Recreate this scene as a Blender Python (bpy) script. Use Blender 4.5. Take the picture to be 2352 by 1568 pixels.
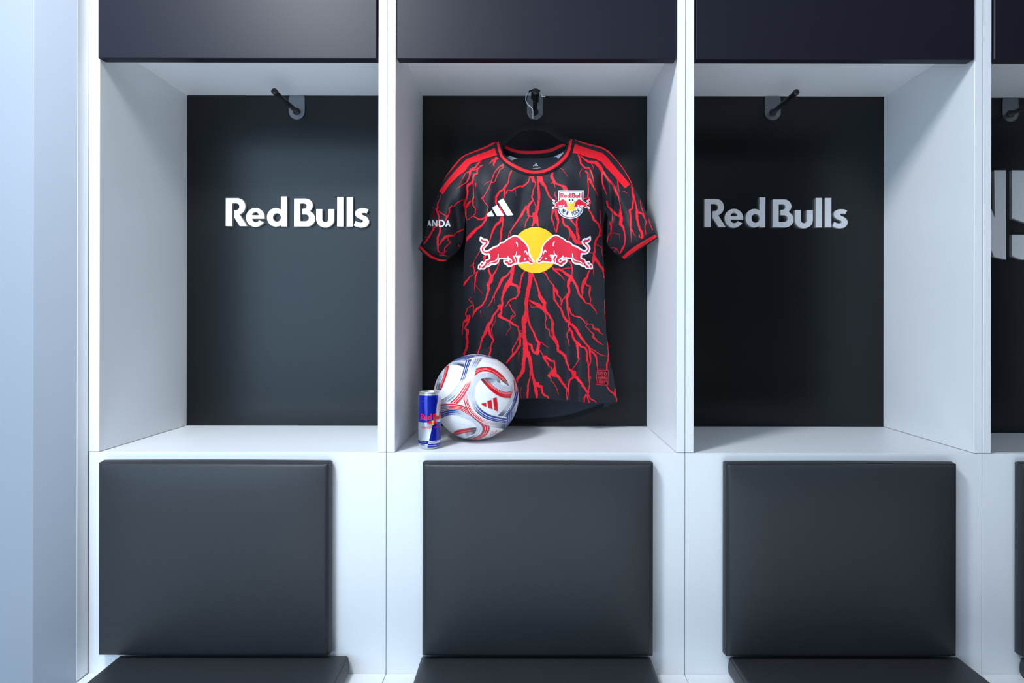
import bpy, math, random
import numpy as np
from mathutils import Vector, Matrix
from mathutils.geometry import delaunay_2d_cdt

random.seed(7)
for o in list(bpy.data.objects):
    bpy.data.objects.remove(o)
S = bpy.context.scene
COL = S.collection

# ------------------------------------------------------------------ camera
# the lockers' front is the plane Y = 0, X = 0 is straight ahead of the camera
F, D = 1568.0, 1.568            # focal length in photo pixels, distance to the locker fronts
CX, CY = 1215.0, 739.0          # vanishing point of the lens axis in the photo
ZC = 1.26                       # camera height
cam_d = bpy.data.cameras.new('camera')
cam_d.sensor_width = 36.0
cam_d.lens = 24.0
cam_d.shift_x = -(CX - 1176.0) / 2352.0
cam_d.shift_y = -(784.0 - CY) / 2352.0
cam = bpy.data.objects.new('camera', cam_d)
COL.objects.link(cam)
cam.location = (0, -D, ZC)
cam.rotation_euler = (math.radians(90), math.radians(-0.10), 0)
S.camera = cam

# ------------------------------------------------------------------ world, lamps, exposure
W = bpy.data.worlds.new('world')
S.world = W
W.use_nodes = True
W.node_tree.nodes['Background'].inputs[0].default_value = (0.55, 0.70, 1.0, 1)
W.node_tree.nodes['Background'].inputs[1].default_value = 0.10

def area(name, loc, aim, sx, sy, power, col):
    d = bpy.data.lights.new(name, 'AREA')
    d.shape = 'RECTANGLE'
    d.size, d.size_y = sx, sy
    d.energy = power
    d.color = col
    o = bpy.data.objects.new(name, d)
    COL.objects.link(o)
    o.location = loc
    o.rotation_euler = (Vector(aim) - Vector(loc)).to_track_quat('-Z', 'Y').to_euler()
    return o

area('spot_lamp_light', (-0.85, -1.20, ZC + 1.38), (-0.30, 0.2, ZC - 0.3), 0.34, 0.34, 42, (0.90, 0.95, 1.0))
area('bounce_fill_light', (0.10, -2.6, 2.72), (0.10, -2.6, 0), 0.9, 0.9, 74, (0.88, 0.94, 1.0)).data.spread = math.radians(85)  # added downlight: the floor bounces it up to fill the niches
area('window_light', (-1.80, -2.7, ZC + 0.40), (-1.80, 0.2, ZC + 0.40), 1.9, 2.1, 62, (0.50, 0.74, 1.0))
area('small_ceiling_lamp_light', (0.50, -2.6, 2.72), (0.5, -2.2, 0), 0.5, 0.5, 8, (0.72, 0.86, 1.0))

S.view_settings.view_transform = 'Standard'
S.view_settings.look = 'None'
S.view_settings.gamma = 1.0
S.view_settings.use_curve_mapping = False
S.view_settings.exposure = -0.18

# ------------------------------------------------------------------ materials
MATS = {}
def srgb(r, g, b):
    def c(v):
        v /= 255.0
        return v / 12.92 if v <= 0.04045 else ((v + 0.055) / 1.055) ** 2.4
    return (c(r), c(g), c(b), 1.0)

def mat(name, col, rough=0.5, metal=0.0, bump=None, var=0.0, spec=0.5, sheen=0.0, stretch=None, coat=0.0):
    if name in MATS:
        return MATS[name]
    m = bpy.data.materials.new(name)
    m.use_nodes = True
    nt = m.node_tree
    b = nt.nodes['Principled BSDF']
    b.inputs['Base Color'].default_value = col
    b.inputs['Roughness'].default_value = rough
    b.inputs['Metallic'].default_value = metal
    b.inputs['Specular IOR Level'].default_value = spec
    b.inputs['Sheen Weight'].default_value = sheen
    b.inputs['Coat Weight'].default_value = coat
    tc = nt.nodes.new('ShaderNodeTexCoord')
    mp = nt.nodes.new('ShaderNodeMapping')
    nt.links.new(tc.outputs['Object'], mp.inputs[0])
    if stretch:
        mp.inputs['Scale'].default_value = stretch
    if var:
        n = nt.nodes.new('ShaderNodeTexNoise')
        n.inputs['Scale'].default_value = 60 if stretch else 9
        n.inputs['Detail'].default_value = 5
        nt.links.new(mp.outputs[0], n.inputs['Vector'])
        mx = nt.nodes.new('ShaderNodeMix')
        mx.data_type = 'RGBA'
        mx.inputs[6].default_value = tuple(max(0, c * (1 - var)) for c in col[:3]) + (1,)
        mx.inputs[7].default_value = tuple(min(1, c * (1 + var)) for c in col[:3]) + (1,)
        nt.links.new(n.outputs[0], mx.inputs[0])
        nt.links.new(mx.outputs[2], b.inputs['Base Color'])
    if bump:
        kind, scale, strength = bump
        if kind == 'leather':
            n = nt.nodes.new('ShaderNodeTexVoronoi')
            n.feature = 'SMOOTH_F1'
            n.inputs['Scale'].default_value = scale
            out = n.outputs['Distance']
        elif kind == 'mesh':
            n = nt.nodes.new('ShaderNodeTexVoronoi')
            n.inputs['Randomness'].default_value = 0.12
            n.inputs['Scale'].default_value = scale
            out = n.outputs['Distance']
        else:
            n = nt.nodes.new('ShaderNodeTexNoise')
            n.inputs['Scale'].default_value = scale
            n.inputs['Detail'].default_value = 4
            out = n.outputs[0]
        nt.links.new(mp.outputs[0], n.inputs['Vector'])
        bp = nt.nodes.new('ShaderNodeBump')
        bp.inputs['Strength'].default_value = strength
        bp.inputs['Distance'].default_value = 0.0006
        nt.links.new(out, bp.inputs['Height'])
        nt.links.new(bp.outputs[0], b.inputs['Normal'])
    MATS[name] = m
    return m

WHITE = mat('white_laminate', (0.86, 0.875, 0.895, 1), 0.42, var=0.015, bump=('noise', 160, 0.05))
PLASTER = mat('painted_plaster', (0.31, 0.34, 0.39, 1), 0.55, var=0.02, bump=('noise', 90, 0.12))
BLACKLAM = mat('charcoal_laminate', (0.0022, 0.0032, 0.0044, 1), 0.31, spec=0.40, var=0.05, bump=('noise', 420, 0.03))
DOORLAM = mat('charcoal_door_laminate', (0.0085, 0.0078, 0.016, 1), 0.44, spec=0.22, bump=('noise', 420, 0.05))
LEATHER = mat('charcoal_leatherette', (0.027, 0.029, 0.033, 1), 0.46, spec=0.42, var=0.06, bump=('leather', 540, 0.45))
WELT = mat('dark_welt', (0.018, 0.018, 0.021, 1), 0.6)
STEEL = mat('brushed_steel', (0.24, 0.245, 0.265, 1), 0.36, 1.0, var=0.10, stretch=(1, 8, 30))
ALU = mat('brushed_aluminium', (0.90, 0.90, 0.92, 1), 0.55, 1.0, var=0.10, stretch=(8, 8, 0.6))
PEGM = mat('black_rubber_peg', (0.012, 0.012, 0.014, 1), 0.42)
CHROME = mat('chrome_wire', (0.9, 0.92, 0.95, 1), 0.32, 1.0)
VELVET = mat('black_velvet', (0.0035, 0.004, 0.005, 1), 0.75, spec=0.25, bump=('noise', 900, 0.3))
FABRIC = mat('black_jersey_knit', srgb(23, 25, 34), 0.58, spec=0.32, sheen=0.04, bump=('mesh', 420, 0.35))
FABRIC2 = mat('black_lining_knit', srgb(40, 46, 58), 0.6, spec=0.35, bump=('mesh', 600, 0.2))
RIB = mat('black_rib_knit', srgb(23, 24, 31), 0.75, spec=0.25, bump=('mesh', 700, 0.3))
RED = mat('red_print', srgb(238, 22, 46), 0.55, spec=0.35)
STRIPE = mat('red_knit_stripe', srgb(240, 20, 40), 0.62, spec=0.3, bump=('mesh', 700, 0.15))
BULLRED = mat('crimson_print', srgb(222, 14, 50), 0.5)
PWHITE = mat('white_print', srgb(240, 240, 242), 0.5)
YELLOW = mat('yellow_print', srgb(255, 200, 10), 0.5)
NAVY = mat('navy_print', srgb(18, 40, 92), 0.5)
TAGRED = mat('muted_red_print', srgb(190, 30, 46), 0.55)
LABEL = mat('satin_label', (0.80, 0.76, 0.80, 1), 0.35)
BALLW = mat('white_ball_skin', (0.86, 0.86, 0.88, 1), 0.36, var=0.02, bump=('noise', 260, 0.12), coat=0.15)
B_RED = mat('ball_red', srgb(212, 18, 34), 0.36, coat=0.15)
B_BLUE = mat('ball_blue', srgb(18, 66, 158), 0.36, coat=0.15)
B_PALE = mat('ball_pale_grey', srgb(206, 210, 218), 0.36, coat=0.15)
B_GREY = mat('ball_grey', srgb(150, 156, 166), 0.36, coat=0.15)
B_DARK = mat('ball_dark_grey', srgb(92, 96, 104), 0.36, coat=0.15)
B_DKRED = mat('ball_dark_red', srgb(120, 26, 36), 0.36, coat=0.15)
B_PINK = mat('ball_pink', srgb(236, 150, 158), 0.36, coat=0.15)
B_WHITE = mat('ball_white_line', srgb(236, 238, 242), 0.36, coat=0.15)
CANBLUE = mat('can_blue', srgb(6, 28, 158), 0.24, 0.35, coat=0.4)
CANSIL = mat('can_silver', srgb(196, 202, 208), 0.27, 0.75)
CANLID = mat('can_lid', srgb(205, 205, 208), 0.3, 0.85)
CANRED = mat('can_red', srgb(226, 12, 52), 0.35)
CANGOLD = mat('can_gold', srgb(196, 190, 50), 0.35)
FLOORM = mat('pale_floor', (0.72, 0.73, 0.75, 1), 0.9, bump=('noise', 400, 0.5))
CEILM = mat('ceiling_paint', (0.70, 0.72, 0.75, 1), 0.8)
DARKWALL = mat('grey_wall_paint', (0.05, 0.053, 0.06, 1), 0.7)

# ------------------------------------------------------------------ helpers
def link(o, parent=None, kind=None, label=None, cat=None, group=None):
    COL.objects.link(o)
    if parent is not None:
        o.parent = parent
        o.matrix_parent_inverse = parent.matrix_world.inverted()
    if kind: o['kind'] = kind
    if label: o['label'] = label
    if cat: o['category'] = cat
    if group: o['group'] = group
    return o

def thing(name, loc, label, cat, group=None):
    o = bpy.data.objects.new(name, None)
    o.empty_display_size = 0.05
    o.location = loc
    link(o, None, None, label, cat, group)
    bpy.context.view_layer.update()
    return o

def mesh(name, V, Fc, m, parent=None, smooth=False, mids=None, **kw):
    me = bpy.data.meshes.new(name)
    me.from_pydata([tuple(v) for v in V], [], [tuple(f) for f in Fc])
    for x in (m if isinstance(m, (list, tuple)) else [m]):
        me.materials.append(x)
    if mids is not None:
        me.polygons.foreach_set('material_index', mids)
    if smooth:
        me.polygons.foreach_set('use_smooth', [True] * len(me.polygons))
    me.update()
    return link(bpy.data.objects.new(name, me), parent, **kw)

def box_data(x0, x1, y0, y1, z0, z1, b=0.0):
    """a box, its edges chamfered by b"""
    if b <= 0:
        V = [(x, y, z) for x in (x0, x1) for y in (y0, y1) for z in (z0, z1)]
        Fc = [(0, 1, 3, 2), (4, 6, 7, 5), (0, 4, 5, 1), (2, 3, 7, 6), (0, 2, 6, 4), (1, 5, 7, 3)]
        return V, Fc
    c = ((x0, x1), (y0, y1), (z0, z1))
    V, idx = [], {}
    for i in (0, 1):
        for j in (0, 1):
            for k in (0, 1):
                p = [c[0][i], c[1][j], c[2][k]]
                s = [1 - 2 * i, 1 - 2 * j, 1 - 2 * k]
                for a in range(3):
                    q = [p[t] + (s[t] * b if t != a else 0) for t in range(3)]
                    idx[(i, j, k, a)] = len(V)
                    V.append(tuple(q))
    Fc = []
    for a in range(3):
        u, v = [t for t in range(3) if t != a]
        for e in (0, 1):
            f = []
            for (p, q) in ((0, 0), (1, 0), (1, 1), (0, 1)):
                key = [0, 0, 0]; key[a] = e; key[u] = p; key[v] = q
                f.append(idx[(*key, a)])
            Fc.append(f)
    for a in range(3):                      # the twelve edge chamfers
        u, v = [t for t in range(3) if t != a]
        for p in (0, 1):
            for q in (0, 1):
                k0 = [0, 0, 0]; k0[u] = p; k0[v] = q
                k1 = list(k0); k1[a] = 1
                Fc.append([idx[(*k0, u)], idx[(*k1, u)], idx[(*k1, v)], idx[(*k0, v)]])
    for i in (0, 1):
        for j in (0, 1):
            for k in (0, 1):
                Fc.append([idx[(i, j, k, a)] for a in range(3)])
    # outward winding
    cen = np.array([(x0 + x1) / 2, (y0 + y1) / 2, (z0 + z1) / 2])
    A = np.array(V)
    out = []
    for f in Fc:
        p = A[f]
        n = np.cross(p[1] - p[0], p[2] - p[0])
        out.append(f if np.dot(n, p.mean(0) - cen) > 0 else f[::-1])
    return V, out

def box(name, x0, x1, y0, y1, z0, z1, m, parent=None, b=0.0, **kw):
    V, Fc = box_data(x0, x1, y0, y1, ZC + z0, ZC + z1, b)
    return mesh(name, V, Fc, m, parent, **kw)

def tube_data(pts, r, n=12, flat=None, caps=True):
    """a round tube along pts; r a number or one per point; flat = (ry, rz) factors"""
    P = [Vector(p) for p in pts]
    V, Fc = [], []
    up = None
    for i, p in enumerate(P):
        t = (P[min(i + 1, len(P) - 1)] - P[max(i - 1, 0)]).normalized()
        if up is None:
            up = Vector((0, 0, 1)) if abs(t.z) < 0.9 else Vector((1, 0, 0))
        a = t.cross(up).normalized()
        bb = a.cross(t).normalized()
        up = bb
        rr = r[i] if isinstance(r, (list, tuple)) else r
        for k in range(n):
            g = 2 * math.pi * k / n
            V.append(p + a * (rr * math.cos(g)) + bb * (rr * math.sin(g)))
    for i in range(len(P) - 1):
        for k in range(n):
            Fc.append((i * n + k, i * n + (k + 1) % n, (i + 1) * n + (k + 1) % n, (i + 1) * n + k))
    if caps:
        Fc.append(tuple(range(n))[::-1])
        Fc.append(tuple((len(P) - 1) * n + k for k in range(n)))
    return V, Fc

def lathe_data(prof, cx, cy, n=48):
    V, Fc = [], []
    for (r, z) in prof:
        for k in range(n):
            g = 2 * math.pi * k / n
            V.append((cx + r * math.cos(g), cy + r * math.sin(g), z))
    for i in range(len(prof) - 1):
        for k in range(n):
            Fc.append((i * n + k, i * n + (k + 1) % n, (i + 1) * n + (k + 1) % n, (i + 1) * n + k))
    return V, Fc

def at(px, py, Y):
    """the point at depth Y that the photo shows at pixel px, py"""
    s = (Y + D) / F
    return ((px - CX) * s, Y, ZC + (CY - py) * s)

REG = dict(A=(950, 310, 7.84), B=(1230, 310, 7.84), C=(950, 480, 7.84), E=(1230, 480, 7.84),
           F=(1040, 620, 7.4667), G=(1220, 620, 7.4667), H=(1170, 780, 7.8387), L=(500, 430, 6.357),
           bull=(1090, 530, 15.68), crest=(1260, 425, 17.42), ball=(990, 810, 7.6476),
           hook=(1190, 190, 11.2), collar=(1130, 300, 11.2))
def R(reg, pts):
    x0, y0, k = REG[reg]
    return [(x0 + p[0] / k, y0 + p[1] / k) + ((p[2] / k,) if len(p) > 2 else ()) for p in pts]

def nums(s):
    """'x,y,w x,y ...' -> list of tuples, the width carried on where left out"""
    out, w = [], None
    for q in s.split():
        v = [float(t) for t in q.split(',')]
        if len(v) == 3: w = v[2]
        out.append(tuple(v) if len(v) == 3 or w is None else (v[0], v[1], w))
    return out

def pip(pts, polys):
    """even-odd test of an (n, 2) array against closed polygons"""
    pts = np.asarray(pts, float)
    res = np.zeros(len(pts), bool)
    for poly in polys:
        q = np.asarray([p[:2] for p in poly], float)
        a, b = q, np.roll(q, -1, 0)
        for (x1, y1), (x2, y2) in zip(a, b):
            if y1 == y2: continue
            c = ((y1 > pts[:, 1]) != (y2 > pts[:, 1]))
            xi = x1 + (pts[:, 1] - y1) * (x2 - x1) / (y2 - y1)
            res ^= c & (pts[:, 0] < xi)
    return res

def tri2d(polys, cell):
    """triangles filling the even-odd region of polys: (verts, faces)"""
    V, E = [], []
    for poly in polys:
        s0 = len(V)
        for i in range(len(poly)):
            a, b = poly[i][:2], poly[(i + 1) % len(poly)][:2]
            n = max(1, int(math.ceil(math.dist(a, b) / cell)))
            for k in range(n):
                V.append((a[0] + (b[0] - a[0]) * k / n, a[1] + (b[1] - a[1]) * k / n))
        E += [(s0 + k, s0 + (k + 1) % (len(V) - s0)) for k in range(len(V) - s0)]
    A = np.array(V)
    lo, hi = A.min(0), A.max(0)
    gx, gy = np.meshgrid(np.arange(lo[0] + cell / 2, hi[0], cell), np.arange(lo[1] + cell / 2, hi[1], cell))
    gx[::2] += cell / 4; gx[1::2] -= cell / 4
    G = np.stack([gx.ravel(), gy.ravel()], 1)
    if len(G):
        G = G[pip(G, polys)]
    allv = [Vector(v) for v in V] + [Vector(g) for g in G]
    r = delaunay_2d_cdt(allv, E, [], 0, 1e-4)
    vo = np.array([v[:] for v in r[0]])
    fo = np.array([f[:3] for f in r[2]])
    keep = pip(vo[fo].mean(1), polys)
    return vo, fo[keep]

def decal(name, polys, surf, m, parent, off=0.0006, cell=4.0, extra=None, **kw):
    vo, fo = tri2d(polys, cell)
    V = [surf(x, y, off) for x, y in vo]
    Fc = [tuple(int(t) for t in f) for f in fo]
    Fc = face_camera(V, Fc)
    o = mesh(name, V, Fc, m, parent, True, **kw)
    if extra: extra(o)
    return o

def face_camera(V, Fc):
    c = np.array([0, -D, ZC])
    A = np.array(V)
    out = []
    for f in Fc:
        p = A[list(f[:3])]
        n = np.cross(p[1] - p[0], p[2] - p[0])
        out.append(f if np.dot(n, p[0] - c) < 0 else f[::-1])
    return out

def strips(lines, surf, off, jag=0.0, step=3.0, clip=None):
    """flat strips along polylines of (x, y, w)"""
    V, Fc = [], []
    for li, L in enumerate(lines):
        pts = []
        for a, b in zip(L, L[1:]):
            n = max(1, int(math.dist(a[:2], b[:2]) / step))
            for k in range(n):
                t = k / n
                pts.append([a[i] + (b[i] - a[i]) * t for i in range(3)])
        pts.append(list(L[-1]))
        if jag:
            for i, p in enumerate(pts):
                if 0 < i < len(pts) - 1:
                    p[0] += random.uniform(-1, 1) * jag * (0.35 + 0.16 * p[2])
                    p[1] += random.uniform(-1, 1) * jag * (0.35 + 0.16 * p[2])
                p[2] *= random.uniform(1 - 0.22 * jag, 1 + 0.22 * jag)
        oo = off + (li % 23) * 0.000012
        base = len(V)
        for i, p in enumerate(pts):
            a, b = pts[max(i - 1, 0)], pts[min(i + 1, len(pts) - 1)]
            dx, dy = b[0] - a[0], b[1] - a[1]
            l = math.hypot(dx, dy) or 1
            nx, ny = -dy / l, dx / l
            h = max(p[2], 0.55) / 2
            for s in (-1, 0, 1):
                V.append((p[0] + nx * h * s, p[1] + ny * h * s, oo))
        for i in range(len(pts) - 1):
            for s in (0, 1):
                q = base + i * 3 + s
                Fc.append((q, q + 1, q + 4, q + 3))
    if clip is not None:
        A = np.array([[v[0], v[1]] for v in V])
        ins = pip(A, clip)
        Fc = [f for f in Fc if all(ins[t] for t in f)]
    V3 = [surf(x, y, o) for x, y, o in V]
    return V3, face_camera(V3, Fc)

def smooth_line(pts, n):
    """n samples along a Catmull-Rom curve through pts, evenly spaced"""
    P = np.array([p[:2] for p in pts], float)
    P = np.vstack([2 * P[0] - P[1], P, 2 * P[-1] - P[-2]])
    out = []
    for i in range(1, len(P) - 2):
        for t in np.linspace(0, 1, 16, endpoint=False):
            p0, p1, p2, p3 = P[i - 1:i + 3]
            out.append(0.5 * (2 * p1 + (p2 - p0) * t + (2 * p0 - 5 * p1 + 4 * p2 - p3) * t * t
                              + (3 * p1 - p0 - 3 * p2 + p3) * t ** 3))
    out.append(P[-2])
    out = np.array(out)
    d = np.concatenate([[0], np.cumsum(np.linalg.norm(np.diff(out, axis=0), axis=1))])
    s = np.linspace(0, d[-1], n)
    return np.stack([np.interp(s, d, out[:, 0]), np.interp(s, d, out[:, 1])], 1)

def paint():
    """print whose colours are stored with the surface"""
    if 'ball_print' not in MATS:
        m = mat('ball_print', (1, 1, 1, 1), 0.36, coat=0.15)
        n = m.node_tree.nodes.new('ShaderNodeAttribute')
        n.attribute_name = 'print'
        m.node_tree.links.new(n.outputs['Color'], m.node_tree.nodes['Principled BSDF'].inputs['Base Color'])
    return MATS['ball_print']

def painted_ribbon(name, ea, eb, surf, lanes, parent, off, n, m, extra):
    """as ribbon(), each lane (s0, s1, t0, t1, colour, feather) fading in and out along the band"""
    a, b = smooth_line(ea, n), smooth_line(eb, n)
    V, Fc, cols = [], [], []
    for i in range(n):
        for j in range(m + 1):
            p = a[i] * (1 - j / m) + b[i] * (j / m)
            V.append(surf(p[0], p[1], off))
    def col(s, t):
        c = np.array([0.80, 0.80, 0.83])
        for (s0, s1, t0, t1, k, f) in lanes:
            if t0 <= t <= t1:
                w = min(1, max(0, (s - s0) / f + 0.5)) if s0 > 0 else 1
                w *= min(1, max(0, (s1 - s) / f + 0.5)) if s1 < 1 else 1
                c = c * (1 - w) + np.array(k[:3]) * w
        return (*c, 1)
    for i in range(n - 1):
        for j in range(m):
            f = (i * (m + 1) + j, i * (m + 1) + j + 1, (i + 1) * (m + 1) + j + 1, (i + 1) * (m + 1) + j)
            t = (j + .5) / m
            c0, c1 = col(i / (n - 1), t), col((i + 1) / (n - 1), t)
            k = [c0, c0, c1, c1]
            Fc.append(f)
            cols.append(k)
    F2 = face_camera(V, Fc)
    for q, (f, g) in enumerate(zip(Fc, F2)):
        if f != g: cols[q] = cols[q][::-1]
    o = mesh(name, V, F2, paint(), parent, True)
    at_ = o.data.color_attributes.new('print', 'FLOAT_COLOR', 'CORNER')
    at_.data.foreach_set('color', np.array(cols, dtype=np.float32).ravel())
    if extra: extra(o)
    return o

def rounded(poly, k=4):
    """a closed outline with its corners eased (Catmull-Rom, half tension)"""
    P = np.array(poly, float)
    n, out = len(P), []
    for i in range(n):
        p0, p1, p2, p3 = P[i - 1], P[i], P[(i + 1) % n], P[(i + 2) % n]
        l = np.linalg.norm(p2 - p1)
        m1, m2 = (p2 - p0), (p3 - p1)
        m1 = m1 / (np.linalg.norm(m1) + 1e-9) * l * 0.75
        m2 = m2 / (np.linalg.norm(m2) + 1e-9) * l * 0.75
        for t in np.arange(k) / k:
            out.append(tuple((2 * t ** 3 - 3 * t * t + 1) * p1 + (t ** 3 - 2 * t * t + t) * m1 + (3 * t * t - 2 * t ** 3) * p2 + (t ** 3 - t * t) * m2))
    return out

def ribbon(name, ea, eb, surf, mats, lanes, parent, off=0.0004, n=60, m=24, prof=None, extra=None, **kw):
    """a band between two edges; lanes = (s0, s1, t0, t1, material index), later ones on top"""
    a, b = smooth_line(ea, n), smooth_line(eb, n)
    V, Fc, mids = [], [], []
    for i in range(n):
        for j in range(m + 1):
            t = j / m
            p = a[i] * (1 - t) + b[i] * t
            V.append(surf(p[0], p[1], off + (prof(t) if prof else 0)))
    for i in range(n - 1):
        for j in range(m):
            Fc.append((i * (m + 1) + j, i * (m + 1) + j + 1, (i + 1) * (m + 1) + j + 1, (i + 1) * (m + 1) + j))
            s, t, k = (i + .5) / (n - 1), (j + .5) / m, 0
            for (s0, s1, t0, t1, mi) in lanes:
                if s0 <= s <= s1 and t0 <= t <= t1: k = mi
            mids.append(k)
    Fc = face_camera(V, Fc)
    o = mesh(name, V, Fc, mats, parent, True, mids, **kw)
    if extra: extra(o)
    return o

GLYPH = dict(A=['0,1 .5,0 1,1', '.2,.68 .8,.68'], N=['0,1 0,0 1,1 1,0'], D=['.0,0 .0,1 .55,1 1,.72 1,.28 .55,0 0,0'],
             E=['1,0 0,0 0,1 1,1', '0,.5 .85,.5'], W=['0,0 .25,1 .5,.3 .75,1 1,0'], Y=['0,0 .5,.5 1,0', '.5,.5 .5,1'],
             O=['.3,0 0,.25 0,.75 .3,1 .7,1 1,.75 1,.25 .7,0 .3,0'], R=['0,1 0,0 .75,0 1,.14 1,.4 .75,.54 0,.54', '.5,.54 1,1'],
             K=['0,0 0,1', '1,0 .1,.55', '.35,.42 1,1'], U=['0,0 0,.75 .25,1 .75,1 1,.75 1,0'],
             S=['1,.12 .75,0 .25,0 0,.14 0,.38 .25,.5 .75,.5 1,.62 1,.86 .75,1 .25,1 0,.88'],
             P=['0,1 0,0 .75,0 1,.14 1,.42 .75,.56 0,.56'], G=['1,.15 .75,0 .25,0 0,.25 0,.75 .25,1 .75,1 1,.8 1,.55 .6,.55'],
             I=['.5,0 .5,1'])
def lettering(name, txt, fx, w, surf, off, m, parent, step=1.5, clip=None):
    """each stroke letter a mesh of its own"""
    for i, ch in enumerate(txt):
        if ch in GLYPH:
            V, Fc = strips(text_lines(ch, lambda _, u, v: fx(i, u, v), w), surf, off, step=step, clip=clip)
            mesh(name, V, Fc, m, parent, True)

def text_lines(txt, fx, w):
    """stroke lettering; fx(i, u, v) places letter i's unit box"""
    out = []
    for i, ch in enumerate(txt):
        for pl in GLYPH.get(ch, []):
            out.append([tuple(fx(i, *[float(t) for t in q.split(',')])) + (w,) for q in pl.split()])
    return out

# ------------------------------------------------------------------ the room
H0 = -ZC                                   # the floor, in heights counted from the camera
box('floor', -3.2, 3.4, -3.9, 0.5, H0 - 0.05, H0, FLOORM, kind='structure')
box('ceiling', -3.2, 3.4, -3.9, 0.5, 1.50, 1.55, CEILM, kind='structure')
box('wall_back', -1.012, 3.4, 0.46, 0.56, H0, 1.50, DARKWALL, kind='structure')
def plan_prism(name, plan, z0, z1, m, **kw):
    n = len(plan)
    V = [(x, y, ZC + z0) for x, y in plan] + [(x, y, ZC + z1) for x, y in plan]
    Fc = [tuple(range(n))[::-1], tuple(range(n, 2 * n))] + [(i, (i + 1) % n, (i + 1) % n + n, i + n) for i in range(n)]
    return mesh(name, V, Fc, m, **kw)
plan_prism('wall_left', [(-3.2, -0.090), (-1.0745, -0.090), (-1.0730, -0.0895), (-1.0128, -0.039), (-1.0128, 0.56), (-3.2, 0.56)], H0, 1.50, PLASTER, kind='structure')
box('wall_right', 3.4, 3.5, -3.9, 0.56, H0, 1.50, DARKWALL, kind='structure')
box('wall_rear', -3.2, 3.4, -4.0, -3.9, H0, 1.50, DARKWALL, kind='structure')
box('wall_far_left', -3.3, -3.2, -3.9, 0.56, H0, 1.50, DARKWALL, kind='structure')
box('trim_1', -1.0127, -1.0115, -0.039, -0.0005, -0.808, 1.48, WHITE, kind='structure', b=0.0006)

# ------------------------------------------------------------------ lockers
X0 = [-1.0112, -0.327, 0.359, 1.042, 1.727]
DEPTH = [0.400, 0.400, 0.400, 0.400]
TOP = [0.651, 0.651, 0.651, 0.648]
SHELF = [-0.3005, -0.3005, -0.3005, -0.3180]
FLO = -0.3005
WHERE = ['leftmost locker, beside the plain wall, raised lettering on a blue-grey back',
         'locker in the middle with the football jersey hung inside',
         'empty locker right of the jersey, raised lettering on a black back',
         'locker cut off by the right edge of the photo']
BENCHL = ['white bench seat base below the leftmost locker, meeting the plain wall',
          'white bench seat base below the locker with the jersey',
          'white bench seat base below the empty locker right of the jersey',
          'white bench seat base at the right edge of the photo']

def plate_poly(cx, ztop, w=0.0455, h=0.069):
    p = [(cx - w / 2, ztop - 0.006), (cx - w / 2 + 0.002, ztop - 0.0015), (cx - w / 2 + 0.006, ztop),
         (cx + w / 2 - 0.006, ztop), (cx + w / 2 - 0.002, ztop - 0.0015), (cx + w / 2, ztop - 0.006)]
    r = w / 2
    for k in range(0, 21):
        g = math.pi * k / 20
        p.append((cx + r * math.cos(g), ztop - h + r - r * math.sin(g)))
    return p

def prism(name, poly, y0, y1, m, parent, **kw):
    """a flat outline in X, height given thickness from y0 (front) to y1"""
    n = len(poly)
    V = [(x, y0, ZC + z) for x, z in poly] + [(x, y1, ZC + z) for x, z in poly]
    Fc = [tuple(range(n)), tuple(range(2 * n - 1, n - 1, -1))]
    Fc += [(i, i + n, (i + 1) % n + n, (i + 1) % n) for i in range(n)]
    return mesh(name, V, Fc, m, parent, **kw)

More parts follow.
